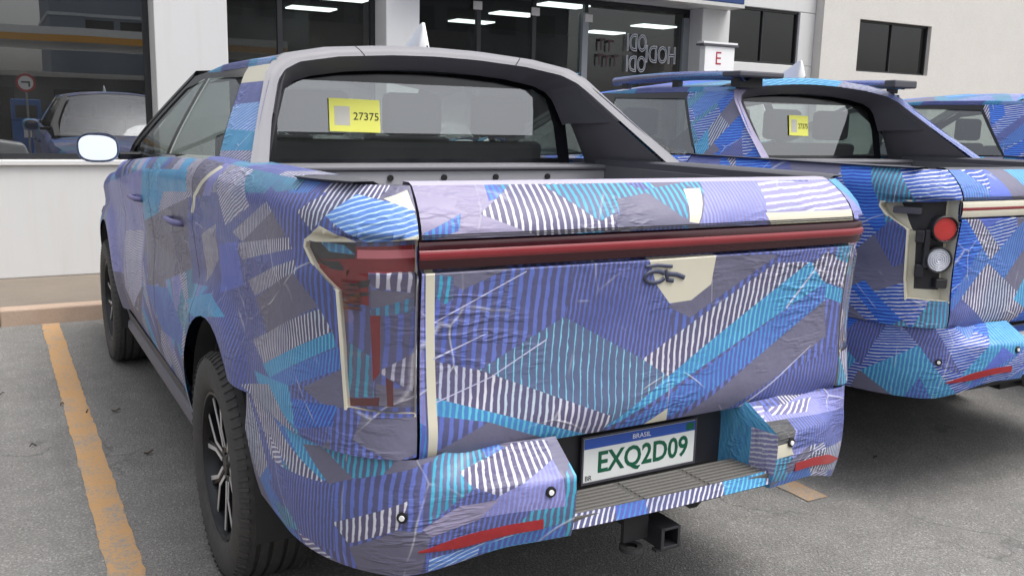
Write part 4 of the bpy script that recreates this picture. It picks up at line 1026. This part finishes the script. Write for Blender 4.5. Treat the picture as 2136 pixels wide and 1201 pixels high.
    # roof rails on the second truck
    if variant == 2:
        for X in (-1, 1):
            rl = chart('roof_rail', (lambda X: lambda y, a: (X*.63+.030*math.cos(a), y, 1.893+.026*math.sin(a)-.02*((y-2.0)/.7)**2))(X), span(1.42, 2.62, .1), span(0, 6.2832, .7854), rand_regions(1.3, 2.8, -.2, 6.5, 3+X, ['VP', 'BWH', 'G', 'CB'], .7), T, flip=False)
            for y in (1.5, 2.0, 2.5): MB().box(X*.63-.015, X*.63+.015, y-.03, y+.03, 1.83, 1.895).build('rail_foot', M['dark'], rl)
        MB().box(-.74, -.42, 1.36, 1.50, 1.872, 1.902).build('roof_box', M['dgrey'], T, bevel=.008); MB().box(-.66, -.50, 1.44, 1.50, 1.82, 1.872).build('roof_box_foot', M['dark'], T)
        MB().box(.50, .70, 1.38, 1.46, 1.86, 1.905).build('roof_box', M['dgrey'], T, bevel=.008)
    # --- interior
    def seat(x, y, wd, rear=False):
        b = MB(); b.box(x-wd/2, x+wd/2, y, y+.5, .85, 1.0)
        b.prism([(0, 1.0), (.13, 1.0), (.02, 1.52), (-.09, 1.52)], lambda q, t: (t, y+q[0], q[1]), x-wd/2+.02, x+wd/2-.02)
        s_ = b.build('seat', M['seat'], T, bevel=.03)
        for hx in ([x] if wd < .7 else [x-.42, x, x+.42]):
            MB().box(hx-.13, hx+.13, y-.12, y-.03, 1.54, 1.72).build('headrest', M['seat'], s_, bevel=.03)
        return s_
    seat(-.38, 2.75, .52); seat(.38, 2.75, .52); seat(0, 1.84, 1.36)
    MB().prism([(3.55, 1.0), (4.1, 1.0), (4.08, 1.30), (3.75, 1.33), (3.6, 1.25)], lambda q, t: (t, q[0], q[1]), -.80, .80).build('dashboard', M['dark'], T, bevel=.02)
    sw_ = MB(); rows = []
    for i in range(25):
        a = 2*math.pi*i/24; c_ = Vector((-.38, 3.42, 1.22)); rows.append(tuple(c_+Vector((math.cos(a)*.18, math.sin(a)*.06, math.sin(a)*.165))))
    sw_.tube(rows, .014, 8).build('steering_wheel', M['dark'], T, True)
    MB().box(-.8, .8, 1.6, 4.1, .78, .82).build('cab_floor', M['under'], T); MB().box(-.86, -.82, 1.62, 4.0, .8, 1.36).box(.82, .86, 1.62, 4.0, .8, 1.36).build('door_lining', M['seat'], T)
    MB().grid([[(x, y, roof_z(x, y)-.04) for x in (-.62, -.3, 0, .3, .62)] for y in (1.62, 2.2, 2.9)]).build('headliner', plain('headliner', '#7f7e78', .9), T)
    # --- underbody
    ub = MB(); ub.box(-.60, .60, .25, 5.2, .42, .60); ub.box(-.70, .70, .12, .26, .46, .74); ub.box(-.85, .85, 1.75, 3.95, .36, .44); ub.box(-.88, .88, 1.6, 5.35, .6, .8)
    ub.tube([(-.75, 1.23, .40), (.75, 1.23, .40)], .06, 10); ub.tube([(-.75, 4.49, .40), (.75, 4.49, .40)], .05, 10); ub.tube([(.45, .35, .36), (.45, 2.6, .36)], .05, 10); ub.box(.3, .62, .4, .9, .3, .42)
    ub.build('underbody', M['under'], T)
    MB().box(-.90, .90, 5.15, 5.42, .35, .95).build('front_bumper', M['dgrey'], T, bevel=.05)
    # --- window card
    if variant < 3:
        q = (-.33, 1.574) if one else (-.24, 1.574)
        cw, ch = (.212, .130) if one else (.155, .118)
        cx_, cz_ = (-.312, 1.62) if one else (-.02, 1.625)
        cd_ = MB().box(-cw/2, cw/2, -.001, .001, -ch/2, ch/2).build('window_card', M['yellow'], rw); cd_.location = (cx_, yw(cz_)-.006, cz_); cd_.rotation_euler = (R(-8), R(1.0), 0)
        o = link('card_number', text_mesh('card_number', '27375', .030, M['ink'], cw*.50), cd_); o.location = (cw*.22, -.0022, -.002); o.rotation_euler = (R(90), 0, 0)
        MB().box(-cw*.40, -cw*.10, -.0016, -.0011, -.04, .035).build('card_panel', plain('card_grey', '#b9b8b0', .6), cd_)
    return T

make_truck('violet and blue camouflaged pickup with full-width red light bar and number plate EXQ2D09', (0, 0), 1, 11, PAL_A)
make_truck('blue camouflaged pickup with roof rails and an open tail lamp recess holding round lamps', (2.606, .421), 2, 23, PAL_B)
make_truck('blue camouflaged pickup without roof rails, parked beyond the one with round tail lamps', (5.16, .30), 3, 37, PAL_B)

# ------------------------------------------------------------------ across the street, seen mirrored in the shop glass
MST = plain('station_white', '#dcdcd8', .5); MYE = plain('station_yellow', '#d89a2a', .45); MBL = plain('station_blue', '#1f5fa8', .45)
can = thing('station_canopy', 'petrol station canopy with white and yellow fascia mirrored in the shop window', 'canopy', (0, -20, 0))
MB().box(-16, 9, -6, .0, 4.05, 4.45).build('deck', MST, can); MB().box(-16.02, 9.02, .003, .05, 4.24, 4.5).build('fascia', MST, can); MB().box(-16.02, 9.02, .003, .045, 4.0, 4.237).build('fascia_band', MYE, can)
for x in (-9, -2.6, 5.5):
    MB().box(x-.2, x+.2, -3.2, -2.8, 0, 4.05).build('column', plain('station_column', '#5c5f66', .5), can)
for k, x in enumerate((-.4,)):
    p_ = thing('fuel_pump', 'blue fuel pump with white panel on an island under the station canopy', 'fuel pump', (x, -18.2, 0))
    MB().box(-.9, .9, -.45, .45, 0, .15).build('island', MST, p_); MB().box(-.45, .45, -.28, .28, .15, 1.25).build('body', MBL, p_, bevel=.03); MB().box(-.45, .45, -.28, .28, 1.253, 1.95).build('head', MBL, p_, bevel=.04)
    MB().box(-.33, .33, .282, .30, 1.35, 1.75).build('display', M['dark'], p_); MB().box(-.12, .12, .282, .30, .7, 1.0).build('panel', M['white'], p_)
shop = thing('station_shop', 'low station shop with white roof edge behind the fuel pumps', 'building', (0, -27, 0))
MB().box(-14, 14, -4, 0, 0, 3.0).build('wall', plain('shop_grey', '#6c7076', .7), shop); MB().box(-14.2, 14.2, -4.2, .2, 3.003, 3.2).build('roof_edge', MST, shop)
for x in (-9, -4, 1, 6): MB().box(x, x+3.5, .003, .03, .4, 2.5).build('window', M['gloss'], shop)
tall = thing('apartment_block', 'bluish grey flat-roofed block with paired dark windows behind the station', 'building', (7.6, -34, 0))
MB().box(-6.2, -.3, -8, 0, 0, 9).build('wall', plain('block_grey', '#66707c', .7), tall); MB().box(-6.3, -.2, -8.1, .1, 6.15, 6.3).build('ledge', plain('block_trim', '#a8adb2', .6), tall)
for z in (5.3, 7.2):
    for x in (-4.6, -3.0): MB().box(x, x+1.3, .003, .04, z, z+.7).build('window', M['gloss'], tall)
off_ = thing('added_reflection_block', 'added unseen grey block with rows of dark windows, darkening the rear window reflection', 'building', (21, -40, 0))  # unseen block, added so the lower rear window mirrors something dark
MB().box(-12, 14, -9, 0, 0, 13.2).build('wall', plain('reflection_block_grey', '#57595a', .75, var=.12, scale=.8), off_); MB().box(-12.2, 14.2, -9.2, .2, 13.203, 13.5).build('parapet', plain('reflection_block_trim', '#7d7f80', .7), off_)
for z in (1.2, 4.3, 7.4, 10.4):
    for i in range(8): MB().box(-11+i*3.1, -8.9+i*3.1, .003, .05, z, z+1.5).build('window', M['gloss'], off_)
sg_ = thing('road_sign', 'round white no-turn road sign with red rim on a pole', 'sign', (-.62, -10.5, 0))
MB().tube([(0, 0, 0), (0, 0, 2.5)], .03, 10).build('pole', M['steel'], sg_); MB().lathe([(0, 0), (0, .24), (.012, .24), (.012, 0)], 28, axis='y', c=(0, .035, 2.3)).build('rim', plain('sign_red', '#b0262c', .4), sg_); MB().lathe([(0, 0), (0, .18), (.006, .18), (.006, 0)], 28, axis='y', c=(0, .048, 2.3)).build('face', M['white'], sg_); MB().box(-.11, .10, .055, .058, 2.30, 2.34).box(.06, .10, .055, .058, 2.2, 2.30).build('arrow', M['ink'], sg_)
def street_car(label, x, y, mat):
    c = thing('street_car', label, 'car', (x, y, 0))
    side = [(-2.1, .32), (2.1, .32), (2.18, .55), (2.1, .78), (1.2, .93), (-1.75, .97), (-2.12, .9), (-2.18, .55)]
    MB().prism(side, lambda q, t: (q[0], t, q[1]), -.86, .86).build('body', mat, c, bevel=.06)
    top = [(1.25, .92), (.45, 1.42), (-.9, 1.46), (-1.75, .95)]
    MB().prism(top, lambda q, t: (q[0], t*(1 if q[1] < 1 else .82), q[1]), -.76, .76).build('cabin', M['gloss'], c, bevel=.03)
    MB().prism([(.48, 1.425), (-.92, 1.465), (-.92, 1.49), (.40, 1.45)], lambda q, t: (q[0], t, q[1]), -.63, .63).build('roof', mat, c, bevel=.01)
    for sx in (-1.3, 1.35):
        for sy in (-.78, .78):
            w_ = MB().lathe([(-.1, 0), (-.1, .28), (-.07, .31), (.07, .31), (.1, .28), (.1, 0)], 24, axis='y', c=(0, 0, 0)).build('wheel', M['tyre'], c, 40); w_.location = (sx, sy, .31)
            MB().lathe([(-.108, 0), (-.108, .18), (-.1, .2), (.1, .2), (.108, .18), (.108, 0)], 18, axis='y').build('rim', M['silver'], w_, 40)
street_car('white saloon car passing on the street, mirrored in the shop window', -2.9, -9.2, plain('car_white', '#dedede', .25))
# ------------------------------------------------------------------ litter on the asphalt
rnd = random.Random(4); ML_ = plain('dead_leaf', '#4a3e33', .9, var=.3)
for k, (x, y) in enumerate(((-1.33, 3.55), (-1.22, 3.35), (-1.08, 3.30), (-1.50, 2.9), (-1.62, 3.9), (-1.02, 2.55), (2.15, .95))):
    n = 5; L = rnd.uniform(.025, .05); W = L*rnd.uniform(.3, .5); rows = []
    for i in range(n+1):
        t = i/n; wv = W*math.sin(math.pi*min(.98, max(.03, t)))*.5; zz = .006+.012*math.sin(t*3+k)**2
        rows.append([(-wv, (t-.5)*L, zz+.006), (0, (t-.5)*L, zz-.001), (wv, (t-.5)*L, zz+.005)])
    o = MB().grid(rows).build('dead_leaf', ML_, None, True); o.location = (x, y, 0); o.rotation_euler = (0, 0, rnd.uniform(0, 6.3))
    tag(o, 'small curled dead leaf on the asphalt behind the truck with roof rails' if x > 0 else 'small curled dead leaf lying on the worn yellow bay line' if abs(x+1.265) < .07 else 'small curled dead leaf on bare asphalt between bay line and truck side' if x > -1.19 else 'small curled dead leaf on bare asphalt on the far side of the bay line', 'leaf', 'dead leaves on the asphalt')
